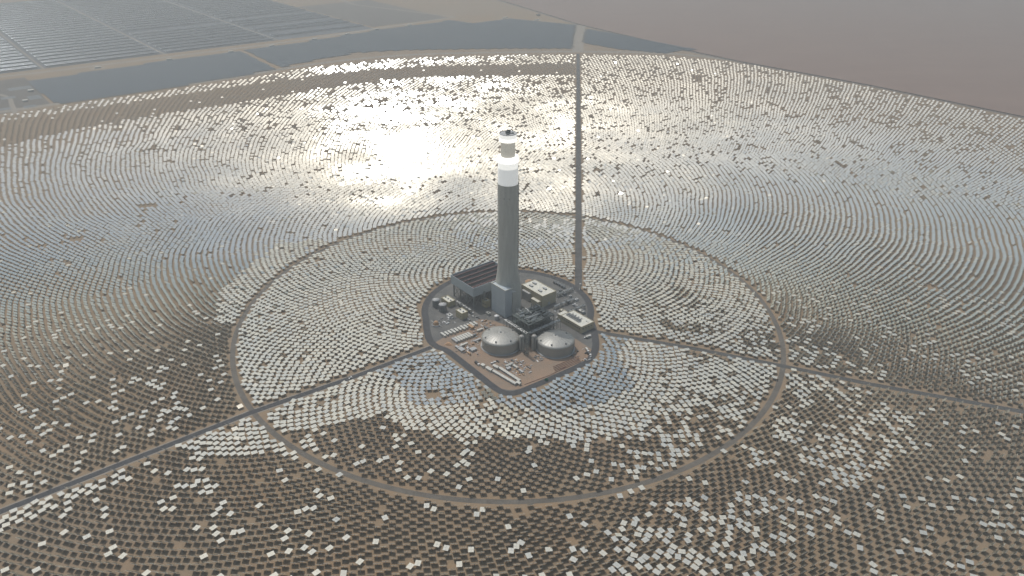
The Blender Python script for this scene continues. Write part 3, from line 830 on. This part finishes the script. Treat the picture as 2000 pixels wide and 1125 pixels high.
# vehicles
def car(label, x, y, rot, m_, truck=False, group='vehicles in and around the plant'):
    t = thing('truck' if truck else 'parked_car', label, 'truck' if truck else 'car', (x, y, 0.14), rot, group)
    L = 8.5 if truck else 4.8
    w = 1.25 if truck else 0.95
    if truck:
        MB().box(-L/2, L/2-2.6, -w, w, 1.0, 3.3).build('cargo_box', m_, t)
        MB().box(L/2-2.3, L/2, -w+0.05, w-0.05, 0.6, 2.7).build('cab', 'white_paint', t)
        MB().box(L/2-0.02, L/2+0.04, -w+0.2, w-0.2, 1.6, 2.4).build('windscreen', 'glass', t)
        xs = (-L/2+1.2, -L/2+2.5, L/2-1.2)
    else:
        MB().add([(-L/2, -w, 0.35), (L/2, -w, 0.35), (L/2, w, 0.35), (-L/2, w, 0.35), (-L/2, -w, 1.0), (L/2-0.2, -w, 0.9), (L/2-0.2, w, 0.9), (-L/2, w, 1.0)],
                 [(3, 2, 1, 0), (4, 5, 6, 7), (0, 1, 5, 4), (1, 2, 6, 5), (2, 3, 7, 6), (3, 0, 4, 7)]).build('body', m_, t)
        MB().add([(-L/2+0.2, -w+0.05, 0.98), (L/2-1.4, -w+0.05, 0.94), (L/2-1.4, w-0.05, 0.94), (-L/2+0.2, w-0.05, 0.98), (-L/2+0.6, -w+0.2, 1.65), (L/2-2.2, -w+0.2, 1.65), (L/2-2.2, w-0.2, 1.65), (-L/2+0.6, w-0.2, 1.65)],
                 [(4, 5, 6, 7), (0, 1, 5, 4), (1, 2, 6, 5), (2, 3, 7, 6), (3, 0, 4, 7)]).build('cabin', 'glass', t)
        MB().box(-L/2+0.62, L/2-2.22, -w+0.2, w-0.2, 1.65, 1.72).build('roof', m_, t)
        xs = (-L/2+0.9, L/2-0.9)
    for xx in xs:
        for s in (-1, 1):
            MB().tube((xx, s*(w-0.22), 0.4), (xx, s*(w+0.02), 0.4), 0.42, 12).build('wheel', 'black', t)
    return t
car('dark box truck parked at the head of the shed row', -38.5, -147.5, -51, 'dark_paint', True)
car('white car parked on the sand right of the dark box truck', -19.5, -145.5, 39, 'white_paint')
car('second white car beside the dark car on the sand', -16.5, -142.8, 39, 'white_paint')
car('dark car beside the two white cars on the sand', -12.5, -141.5, -51, 'dark_paint')
car('white car driving on the southwest access road', -193.5, -178.7, 218, 'white_paint')
car('white truck parked by the corner of the electrical building', 108.5, -82.5, 39, 'cabin_white', True)
car('white car parked behind the truck by the electrical building', 104, -84, 39, 'white_paint')
car('white truck at the right edge of the sand yard', 104, -116, -70, 'cabin_white', True)
car('dark truck at the right edge of the sand yard', 105.5, -125, -60, 'dark_paint', True)
sk = thing('waste_skip', 'small green waste skip on the lower right yard edge', 'skip', (48, -182.5, 0), 30)
MB().add([(-1.6, -1.1, 0.15), (1.6, -1.1, 0.15), (1.6, 1.1, 0.15), (-1.6, 1.1, 0.15), (-2.3, -1.4, 1.9), (2.3, -1.4, 1.9), (2.3, 1.4, 1.9), (-2.3, 1.4, 1.9)],
         [(3, 2, 1, 0), (0, 1, 5, 4), (1, 2, 6, 5), (2, 3, 7, 6), (3, 0, 4, 7)]).build('tub', 'green', sk)
MB().box(-2.4, 2.4, -1.5, -1.35, 1.85, 2.0).box(-2.4, 2.4, 1.35, 1.5, 1.85, 2.0).build('rim', 'green', sk)
gt = thing('gate_post', 'tall pale gate pillar where the north road meets the loop road', 'gate post', (108.5, 55, 0), 0)
MB().box(-1.0, 1.0, -1.0, 1.0, 0.1, 9.0).build('pillar', 'cabin_white', gt)
MB().box(-1.3, 1.3, -1.3, 1.3, 9.0, 9.4).build('cap', 'cabin_grey', gt)
MB().box(-1.6, 1.6, -1.6, 1.6, 0.05, 0.6).build('plinth', 'cabin_grey', gt)

# ------------------------------------------------------------------ heliostat field
def make_field():
    cx, cy = 0.5, -14.0
    # sunflower layout: one heliostat per step of the golden angle, thinning outwards
    rr = np.arange(128.0, 2250.0, 0.5)
    area = np.interp(rr, [130, 430, 620, 900, 1150, 1350, 1650, 1800], [60, 60, 73, 83, 97, 165, 240, 265])
    cum = np.concatenate([[0], np.cumsum(2*math.pi*rr[:-1]/area[:-1]*0.5)])
    k = np.arange(int(cum[-1]))
    r = np.interp(k, cum, rr)
    th = k*math.pi*(3-math.sqrt(5))
    x, y = cx+r*np.cos(th), cy+r*np.sin(th)
    # rows wander a little with the lie of the land
    amp = np.interp(r, [200, 500, 1200, 1500], [3.2, 3.4, 3.6, 2.0])
    x, y = (x+amp*2*(vnoise(x, y, 75, 21)-0.5)+rng.normal(0, 0.45, len(x)), y+amp*2*(vnoise(x, y, 75, 22)-0.5)+rng.normal(0, 0.45, len(x)))
    keep = inside(FIELD, x, y)
    px, py = project(x, y, 0*x+3)
    keep &= (px > -130) & (px < 2130) & (py < 1180)
    keep &= np.abs(np.hypot(x-RING_C[0], y-RING_C[1])-RING_R) > 6.0
    keep &= dist_line(SW, x, y) > 8.8
    keep &= dist_line(EA, x, y) > 8.4
    keep &= dist_line(NO, x, y) > 8.6
    keep &= ~inside(LOOP, x, y) & (dist_line(LOOP+[LOOP[0]], x, y) > 9.0)
    for a, b, rr in CLEAR[::2]:
        rr *= 0.62
        keep &= np.hypot((x-a)*0.7, y-b) > rr*(0.85+0.3*rng.random(len(x)))
    keep &= rng.random(len(x)) > 0.012
    return x[keep], y[keep], px[keep], py[keep]

hx, hy, hpx, hpy = make_field()
N = len(hx)
rad = np.hypot(hx-RING_C[0], hy-RING_C[1])
inner = rad < RING_R
n120, n60, n35 = vnoise(hx, hy, 120, 1), vnoise(hx, hy, 60, 2), vnoise(hx, hy, 34, 3)
rnd = rng.random(N)
p_flat = np.full(N, 0.012)
low = hy < -150
p_flat[low] = 0.095
p_flat[low & (n60 > 0.68)] = 0.20
p_flat[(hx < -250) & (hy < 60) & (hy >= -150)] = 0.05
p_flat[(hx > 250) & (hy < 60) & ~inner] = np.where(n60[(hx > 250) & (hy < 60) & ~inner] > 0.55, 0.24, 0.08)
for poly, pr in FLAT_ZONES:
    p_flat[inside(poly, hx, hy)] = pr
p_flat[inner] = 0.985
far_mid = inner & (hy > 190) & (hx > -130)
p_flat[far_mid] = np.where(n60[far_mid] > 0.5, 0.35, 0.9)
mx_ = inside(MIX_IN, hx, hy) & inner
p_flat[mx_] = np.where(n35[mx_] > 0.60, 0.42, 0.88)
ti = inside(TRACK_IN, hx, hy) & inner
p_flat[ti] = np.where(n35[ti] > 0.66, 0.3, 0.10)
tr_ = ti & (hx > 130)
p_flat[tr_] = np.where(n35[tr_] > 0.45, 0.6, 0.3)
flat = rnd < p_flat
n25 = vnoise(hx, hy, 22, 4)
p_off = np.interp(hy, [350, 600, 1000, 1700], [0.0, 0.10, 0.22, 0.30])
p_off = np.where(n25 > 0.62, p_off*1.9, p_off*0.30)*np.where(hx > 250, 0.6, 1.0)
p_off[np.hypot(hx+172, (hy-745)*0.62) < 105.0] = 0.0
band = (inside(BAND, hx, hy) & (rng.random(N) > 0.03)) | (~flat & (rng.random(N) < p_off))

centre = np.stack([hx, hy, np.full(N, 3.3)], -1)
aim = np.zeros((N, 3)); aim[:, 2] = 236.0
# far side: standby points beside the receiver, sliding over from left to right
side = hx/np.maximum(hy, 150.0)+0.10*(n120-0.5)
aim[:, 0] = np.where(hy > 150, np.interp(side, [-0.16, 0.02, 0.20, 0.40], [-150.0, -85.0, -20.0, 0.0]), 0.0)
core = np.hypot(hx+172, (hy-745)*0.62) < 105.0
aim[:, 0] += np.where(core, 0.25, 1.0)*((vnoise(hx, hy, 80, 5)-0.5)*105+rng.normal(0, 10.0, N))
stray = rng.random(N) < 0.05
aim[stray] += rng.normal(0, 1.0, (stray.sum(), 3))*np.array([70.0, 30.0, 60.0])
aim[:, 2] += np.where(core, 0.25, 1.0)*((vnoise(hx, hy, 55, 6)-0.5)*115+rng.normal(0, 10.0, N))
tv = aim-centre
tv /= np.linalg.norm(tv, axis=1)[:, None]
nrm = tv+SUN[None, :]
nrm /= np.linalg.norm(nrm, axis=1)[:, None]
# stowed flat, with a little slack in the drives
fl = np.stack([rng.normal(0, 0.012, N), rng.normal(0, 0.012, N), np.ones(N)], -1)
blue = inside(BLUE[0], hx, hy) | inside(BLUE[1], hx, hy)
fl[blue, 0] += 0.10
odd = rng.random(N) < 0.05
fl[odd, 0] += 0.16
fl[odd, 1] += rng.normal(0, 0.12, odd.sum())
nrm[flat] = fl[flat]
# parked band: turned edge-on, facing away over the tower
cv = CAM[None, :]-centre
cv /= np.linalg.norm(cv, axis=1)[:, None]
ed = np.array([0, 0, 1.0])[None, :]-cv[:, 2:3]*cv
ed -= 0.05*cv
nrm[band] = ed[band]+rng.normal(0, 0.01, (band.sum(), 3))
nrm /= np.linalg.norm(nrm, axis=1)[:, None]
# horizontal axis of each mirror
ah = np.stack([-nrm[:, 1], nrm[:, 0], np.zeros(N)], -1)
yaw_t = np.arctan2(hx-0, -(hy+14))                    # flat ones keep the heading of the tower
yaw = np.where(rng.random(N) < 0.8, yaw_t+R(90), rng.random(N)*math.pi)
yaw += (vnoise(hx, hy, 60, 9)-0.5)*1.0+rng.normal(0, 0.22, N)
fa = np.stack([np.cos(yaw), np.sin(yaw), np.zeros(N)], -1)
use = flat & ~band
ah[use] = fa[use]
ah -= np.sum(ah*nrm, 1)[:, None]*nrm
ah /= np.linalg.norm(ah, axis=1)[:, None]
bh = np.cross(nrm, ah)
dust = np.clip(np.where(flat & ~blue, 0.78, 0.15)+0.4*(vnoise(hx, hy, 150, 12)-0.5)+rng.normal(0, 0.12, N), 0, 1)
HW, HH, HT = 3.22, 2.66, 0.08

# the 300 that show largest
dist = np.linalg.norm(CAM[None, :]-centre, axis=1)
face = np.abs(np.sum(nrm*cv, 1))
inframe = (hpx > 10) & (hpx < 1990) & (hpy > 10) & (hpy < 1116)
size = np.where(inframe, face/dist**2, 0)
order = np.argsort(-size)
solo = order[:300]
rest = np.ones(N, bool)
rest[solo] = False

def field_mesh(idx, name):
    n = len(idx)
    c, a, b, nn = centre[idx], ah[idx]*HW, bh[idx]*HH, nrm[idx]*HT
    corners = [(-1, -1), (1, -1), (1, 1), (-1, 1)]
    V = np.zeros((n, 16, 3))
    for i, (s, t) in enumerate(corners):
        V[:, i] = c+s*a+t*b-nn
        V[:, i+4] = c+s*a+t*b+nn
    w = 0.22
    for i, (s, t) in enumerate(corners):
        V[:, i+8] = c+np.array([s*w, t*w, 0])
        V[:, i+8, 2] = 0.0
        V[:, i+12] = c+np.array([s*w, t*w, 0])-nn*1.2
    Fq = np.array([(4, 5, 6, 7), (3, 2, 1, 0), (0, 1, 5, 4), (1, 2, 6, 5), (2, 3, 7, 6), (3, 0, 4, 7),
                   (8, 9, 13, 12), (9, 10, 14, 13), (10, 11, 15, 14), (11, 8, 12, 15)])
    faces = (Fq[None]+(np.arange(n)*16)[:, None, None]).reshape(-1)
    me = bpy.data.meshes.new(name)
    nf = n*10
    me.vertices.add(n*16)
    me.vertices.foreach_set('co', V.reshape(-1).astype(np.float32))
    me.loops.add(nf*4)
    me.loops.foreach_set('vertex_index', faces.astype(np.int32))
    me.polygons.add(nf)
    me.polygons.foreach_set('loop_start', (np.arange(nf)*4).astype(np.int32))
    mi = np.tile(np.array([0, 1, 2, 2, 2, 2, 3, 3, 3, 3], np.int32), n)
    me.polygons.foreach_set('material_index', mi)
    me.polygons.foreach_set('use_smooth', np.zeros(nf, bool))
    for m_ in ('mirror', 'mirror_back', 'mirror_edge', 'post'):
        me.materials.append(M[m_])
    at = me.attributes.new('dust', 'FLOAT', 'FACE')
    at.data.foreach_set('value', np.repeat(dust[idx], 10).astype(np.float32))
    me.update()
    me.validate()
    o = bpy.data.objects.new(name, me)
    C.objects.link(o)
    return o
fo = field_mesh(np.where(rest)[0], 'heliostat_field')
fo['kind'] = 'stuff'
fo['label'] = 'thousands of mirror heliostats in rings around the tower'
fo['category'] = 'heliostats'
print('heliostats', N)

# one heliostat of the near kind with its parts, then copies
def facet_mesh(d):
    m = MB()
    for s in (-1, 1):
        for q in (-1, 1):
            x0, x1 = (0.05, HW) if s > 0 else (-HW, -0.05)
            y0, y1 = (0.05, HH) if q > 0 else (-HH, -0.05)
            m.box(x0, x1, y0, y1, -0.05, 0.05)
    me = bpy.data.meshes.new('mirror')
    me.from_pydata(m.v, [], m.f)
    for k in ('mirror', 'mirror_back', 'mirror_edge'):
        me.materials.append(M[k])
    me.polygons.foreach_set('material_index', [1, 0, 2, 2, 2, 2]*4)
    me.polygons.foreach_set('use_smooth', [False]*24)
    at = me.attributes.new('dust', 'FLOAT', 'FACE')
    at.data.foreach_set('value', [d]*24)
    me.update()
    return me
facets = [facet_mesh(d) for d in (0.25, 0.6, 0.85)]
def raw(mb, mat):
    me = bpy.data.meshes.new('part')
    me.from_pydata(mb.v, [], mb.f)
    me.polygons.foreach_set('use_smooth', mb.s)
    me.materials.append(M[mat])
    me.update()
    return me
post_me = raw(MB().tube((0, 0, 0), (0, 0, 2.95), 0.22, 8).box(-0.3, 0.3, -0.3, 0.3, 2.5, 3.0), 'post')
fr = MB().box(-2.7, 2.7, -0.14, 0.14, -0.36, -0.08)
for x in (-2.3, -0.8, 0.8, 2.3):
    fr.box(x-0.07, x+0.07, -2.4, -0.15, -0.22, -0.06).box(x-0.07, x+0.07, 0.15, 2.4, -0.22, -0.06)
frame_me = raw(fr, 'mirror_back')
UNITS = ['', 'first', 'second', 'third', 'fourth', 'fifth', 'sixth', 'seventh', 'eighth', 'ninth', 'tenth', 'eleventh', 'twelfth', 'thirteenth',
         'fourteenth', 'fifteenth', 'sixteenth', 'seventeenth', 'eighteenth', 'nineteenth', 'twentieth']
UNITS += ['twenty-'+u for u in UNITS[1:10]]+['thirtieth']+['thirty-'+u for u in UNITS[1:10]]+['fortieth']+['forty-'+u for u in UNITS[1:10]]
COLS = ['at the left edge', 'far left', 'left', 'left of centre', 'right of centre', 'right', 'far right', 'at the right edge']
ROWS = ['top band', 'fourth band up', 'third band up', 'second band up', 'bottom band']
cells = {}
for i in solo:
    i = int(i)
    key = (('bluish' if fl[i, 0] > 0.06 else 'pale') + ' flat' if flat[i] else 'tilted', 'inside' if inner[i] else 'outside',
           COLS[min(7, int(hpx[i]/250))], ROWS[int(np.searchsorted([840, 920, 1000, 1060], hpy[i]))])
    cells.setdefault(key, []).append(i)
solo_label = {}
for key, ids in cells.items():
    for q, i in enumerate(sorted(ids, key=lambda j: hpx[j])):
        solo_label[i] = '%s heliostat %s ring road, %s, %s, %s from left' % (key[0], key[1], key[2], key[3], UNITS[q+1])
for k, i in enumerate(solo):
    i = int(i)
    e = bpy.data.objects.new('heliostat', None)
    C.objects.link(e)
    e.location = (hx[i], hy[i], 0)
    e.empty_display_size = 1.0
    e['category'] = 'heliostat'
    e['label'] = solo_label[i]
    e['group'] = 'flat heliostats nearest the camera' if flat[i] else 'tilted heliostats nearest the camera'
    Mx = Matrix((ah[i], bh[i], nrm[i])).transposed()
    for nm, me in (('mirror', facets[0 if not flat[i] or blue[i] else 1+k % 2]), ('support_frame', frame_me)):
        o = bpy.data.objects.new(nm, me)
        C.objects.link(o)
        o.parent = e
        o.rotation_mode = 'QUATERNION'
        o.rotation_quaternion = Mx.to_quaternion()
        o.location = (0, 0, 3.3)
    o = bpy.data.objects.new('post', post_me)
    C.objects.link(o)
    o.parent = e

# ------------------------------------------------------------------ parabolic trough field beyond the ponds
UX, UY = math.cos(R(39)), math.sin(R(39))
WX, WY = -UY, UX
def uw(u, w):
    return (u*UX+w*WX, u*UY+w*WY)
def trough_mesh(L):
    # one loop: two parallel parabolic channels joined by a crossover pipe
    m = MB()
    front = []
    ap, fo_, n = 4.4, 2.3, 8
    tilt = R(-6)
    for yo in (0.0, 19.0):
        for off, flip in ((0.0, False), (-0.12, True)):
            vs = []
            for x in (0, L):
                for k in range(n+1):
                    q = -ap+2*ap*k/n
                    h = q*q/(4*fo_)*0.9+off
                    vs.append((x, yo+q*math.cos(tilt)-h*math.sin(tilt), 4.0+q*math.sin(tilt)+h*math.cos(tilt)))
            fs = [(k, k+n+1, k+n+2, k+1) for k in range(n)]
            front += [len(m.f)+i for i in range(n)] if not flip else []
            m.add(vs, [f[::-1] for f in fs] if flip else fs, True)
        m.tube((0, yo+0.9, 5.6), (L, yo+0.9, 5.6), 0.15, 5)
        for x in np.arange(6, L, 24):
            m.box(x-0.3, x+0.3, yo-0.4, yo+0.4, 0, 3.7)
    m.tube((L, 0.9, 5.6), (L, 19.9, 5.6), 0.3, 6)
    me = bpy.data.meshes.new('trough_loop')
    me.from_pydata(m.v, [], m.f)
    me.polygons.foreach_set('use_smooth', m.s)
    me.materials.append(M['trough_mirror'])
    me.materials.append(M['trough_back'])
    fset = set(front)
    me.polygons.foreach_set('material_index', [0 if i in fset else 1 for i in range(len(m.f))])
    me.update()
    return me
blocks = [(-575, -205, 'leftmost block'), (-178, 175, 'second block from left'), (200, 596, 'third block from left'),
          (622, 1020, 'rightmost block')]
tmesh = {}
def ordinal(n):
    return '%d%s' % (n, 'th' if 10 <= n % 100 <= 20 else {1: 'st', 2: 'nd', 3: 'rd'}.get(n % 10, 'th'))
for bi, (u0, u1, bn) in enumerate(blocks):
    for k in range(28):
        w = 2168+k*60.0
        if bi == 3 and (k in (0, 2, 5, 9)):
            continue
        if k == 8 and bi == 2:
            continue
        pa, pb, pm = uw(u0, w), uw(u1, w), uw((u0+u1)/2, w)
        X = np.array([pa[0], pb[0], pm[0]]); Y = np.array([pa[1], pb[1], pm[1]])
        qx, qy = project(X, Y, 0*X+3)
        if not ((qx > -60).any() and (qy > -14).any()):
            continue
        if bi not in tmesh:
            tmesh[bi] = trough_mesh(u1-u0)
        o = bpy.data.objects.new('trough_loop', tmesh[bi])
        C.objects.link(o)
        o.location = (*pa, 0)
        o.rotation_euler = (0, 0, R(39))
        tag(o, '%s parabolic trough loop back from the sand road, %s' % (ordinal(k+1), bn), 'trough loop', 'parabolic trough loops of the far field')
for u in (-191, 187, 609):
    strip('service_track', [uw(u, 2140), uw(u, 3800)], 7, 0.05, 'dirt_track')
struct(sheet('trough_field_ground', [uw(-900, 2150), uw(1025, 2150), uw(1025, 3900), uw(-900, 3900)], 0.03, 'trough_ground'))
struct(sheet('graded_plot', [uw(1040, 2185), uw(1425, 2185), uw(1425, 2900), uw(1040, 2900)], 0.035, 'graded'))

# ------------------------------------------------------------------ photovoltaic arrays
def pv_array(poly, label, seed):
    p = np.array(poly, float)
    us = p@np.array([UX, UY]); ws = p@np.array([WX, WY])
    m = MB()
    u = us.min()
    r_ = random.Random(seed)
    tl = R(8)
    while u < us.max():
        # rows run away from the tower field, clipped to the outline in 20 m tables
        wv = np.arange(ws.min(), ws.max(), 22.0)
        X = u*UX+(wv+11)*WX; Y = u*UY+(wv+11)*WY
        ins = inside(poly, X, Y)
        k = 0
        while k < len(wv):
            if ins[k]:
                j = k
                while j+1 < len(wv) and ins[j+1]:
                    j += 1
                w0, w1 = wv[k], wv[j]+21.0
                q = []
                for (du, w, z) in ((-3.0, w0, 2.05), (3.0, w0, 1.85), (3.0, w1, 1.85), (-3.0, w1, 2.05)):
                    q.append((*uw(u+du, w), z))
                m.add(q, [(0, 1, 2, 3)])
                k = j+1
            else:
                k += 1
        u += 6.2
    o = m.build('solar_panel_array', 'pv')
    o['kind'] = 'stuff'
    tag(o, label, 'solar panels')
    return o
pv_array([(-1454,1369),(-1235,1115),(-1030,1266),(-750,1546),(-954,1833),(-1184,1641)], 'dark blue solar panel array left of the thin dividing track', 1)
pv_array([(-945,1851),(-745,1577),(-652,1698),(-534,1821),(-359,1869),(9,1903),(225,1906),(277,2415),(10,2570),(-154,2446),(-257,2524),(-567,2241),(-823,1958)], 'widest dark blue solar panel array behind the mirror field', 2)
pv_array([(315,2328),(677,1894),(544,1828),(398,1890),(275,2015)], 'small wedge-shaped solar panel array at the right end', 3)
for k, (x, y) in enumerate(((-1330, 1560), (-1150, 1690), (-985, 1820), (-870, 1930), (-745, 2065), (-640, 2175), (-540, 2280), (-420, 2390), (-20, 2590), (120, 2540))):
    b = thing('inverter_station', 'pale inverter cabin, %s from the left along the far side of the panels' % ORD[k], 'cabin', (x, y, 0), 39, 'inverter cabins along the solar panels')
    MB().box(-9, 9, -3, 3, 0.3, 4.5).build('body', 'cabin_white', b)
    MB().box(-9.3, 9.3, -3.3, 3.3, 4.5, 4.8).build('roof', 'cream_roof', b)
    MB().box(-22, 22, -14, 14, 0.02, 0.1).build('pad', 'dirt_track', b)

# depot at the top left
struct(sheet('depot_ground', [(-1640, 1300), (-1494, 1430), (-1240, 1105), (-1400, 930)], 0.035, 'graded'))
struct(strip('depot_track', smooth_line([(-1560, 1260), (-1420, 1200), (-1350, 1110), (-1290, 1020)]), 12, 0.07, 'dirt_track'))
for k, (x, y, sx, sy) in enumerate(((-1430, 1290, 60, 40), (-1400, 1180, 36, 30), (-1330, 1185, 30, 50), (-1345, 1060, 40, 24), (-1290, 1090, 30, 26))):
    o = sheet('lined_pond', [(x+a*sx*UX/2+b*sy*WX/2, y+a*sx*UY/2+b*sy*WY/2) for a, b in ((-1, -1), (1, -1), (1, 1), (-1, 1))], 0.09+0.004*k, 'pond')
    struct(o)
for k, (x, y, sx, sy, h, lab) in enumerate(((-1440, 1130, 24, 15, 7, 'pale depot shed with a light roof at the left photo edge'), (-1375, 1250, 14, 10, 5, 'small depot shed between the dark plots'), (-1330, 1140, 12, 8, 4, 'small depot shed nearest the solar panels'), (-1410, 1075, 16, 9, 5, 'low depot shed closest to the mirror rows'))):
    b = thing('depot_shed', lab, 'shed', (x, y, 0), 39, 'depot sheds at the top left')
    MB().box(-sx/2, sx/2, -sy/2, sy/2, 0.1, h).build('wall', 'cabin_grey', b)
    MB().add([(-sx/2-0.5, -sy/2-0.5, h), (sx/2+0.5, -sy/2-0.5, h), (sx/2+0.5, 0, h+2), (-sx/2-0.5, 0, h+2), (sx/2+0.5, sy/2+0.5, h), (-sx/2-0.5, sy/2+0.5, h)],
             [(0, 1, 2, 3), (3, 2, 4, 5), (0, 3, 5), (1, 4, 2)]).build('roof', 'cream_roof', b)

# ------------------------------------------------------------------ perimeter fence on the right
FENCE = [(-190, 3420), (-68, 3165), (290, 2415), (663, 1829), (770, 1684), (1079, 1341), (1337, 1000), (1515, 711), (1700, 440)]
strip('perimeter_track', FENCE, 9, 0.05, 'gravel_road')
fe = thing('perimeter_fence', 'dark perimeter fence line separating the mirror field from open desert', 'fence', (0, 0, 0))
OFF = np.array([0.80, 0.60])*9
for i in range(len(FENCE)-1):
    a, b = np.array(FENCE[i])+OFF, np.array(FENCE[i+1])+OFF
    n = max(1, int(np.linalg.norm(b-a)/60))
    for k in range(n):
        p, q = a+(b-a)*k/n, a+(b-a)*(k+1)/n
        MB().bar((*p, 1.3), (*q, 1.3), 0.12, 2.4).build('fence_panel', 'steel_dark', fe)
        MB().bar((*p, 0), (*p, 3.0), 0.25).build('fence_post', 'steel_grey', fe)
gh = thing('guard_house', 'tiny dark guard house on the far fence line', 'building', (128, 2660, 0), -62)
MB().box(-9, 9, -6, 6, 0.1, 6).build('wall', 'scrub', gh)
MB().box(-9.6, 9.6, -6.6, 6.6, 6, 6.5).build('roof', 'dark_roof', gh)

# ------------------------------------------------------------------ haze
hz = MB().box(-15000, 15000, -15000, 15000, -1.0, 575.0).build('haze', 'soil')
hz.data.materials.clear()
hm = bpy.data.materials.new('desert_haze')
hm.use_nodes = True
hm.node_tree.nodes.clear()
ho = hm.node_tree.nodes.new('ShaderNodeOutputMaterial')
pv = hm.node_tree.nodes.new('ShaderNodeVolumePrincipled')
pv.inputs['Color'].default_value = (0.92, 0.945, 0.935, 1)
pv.inputs['Density'].default_value = 0.00021
pv.inputs['Anisotropy'].default_value = 0.35
hm.node_tree.links.new(pv.outputs[0], ho.inputs['Volume'])
hz.data.materials.append(hm)
hz['kind'] = 'stuff'
hz['label'] = 'pale dusty haze filling the air over the plant'
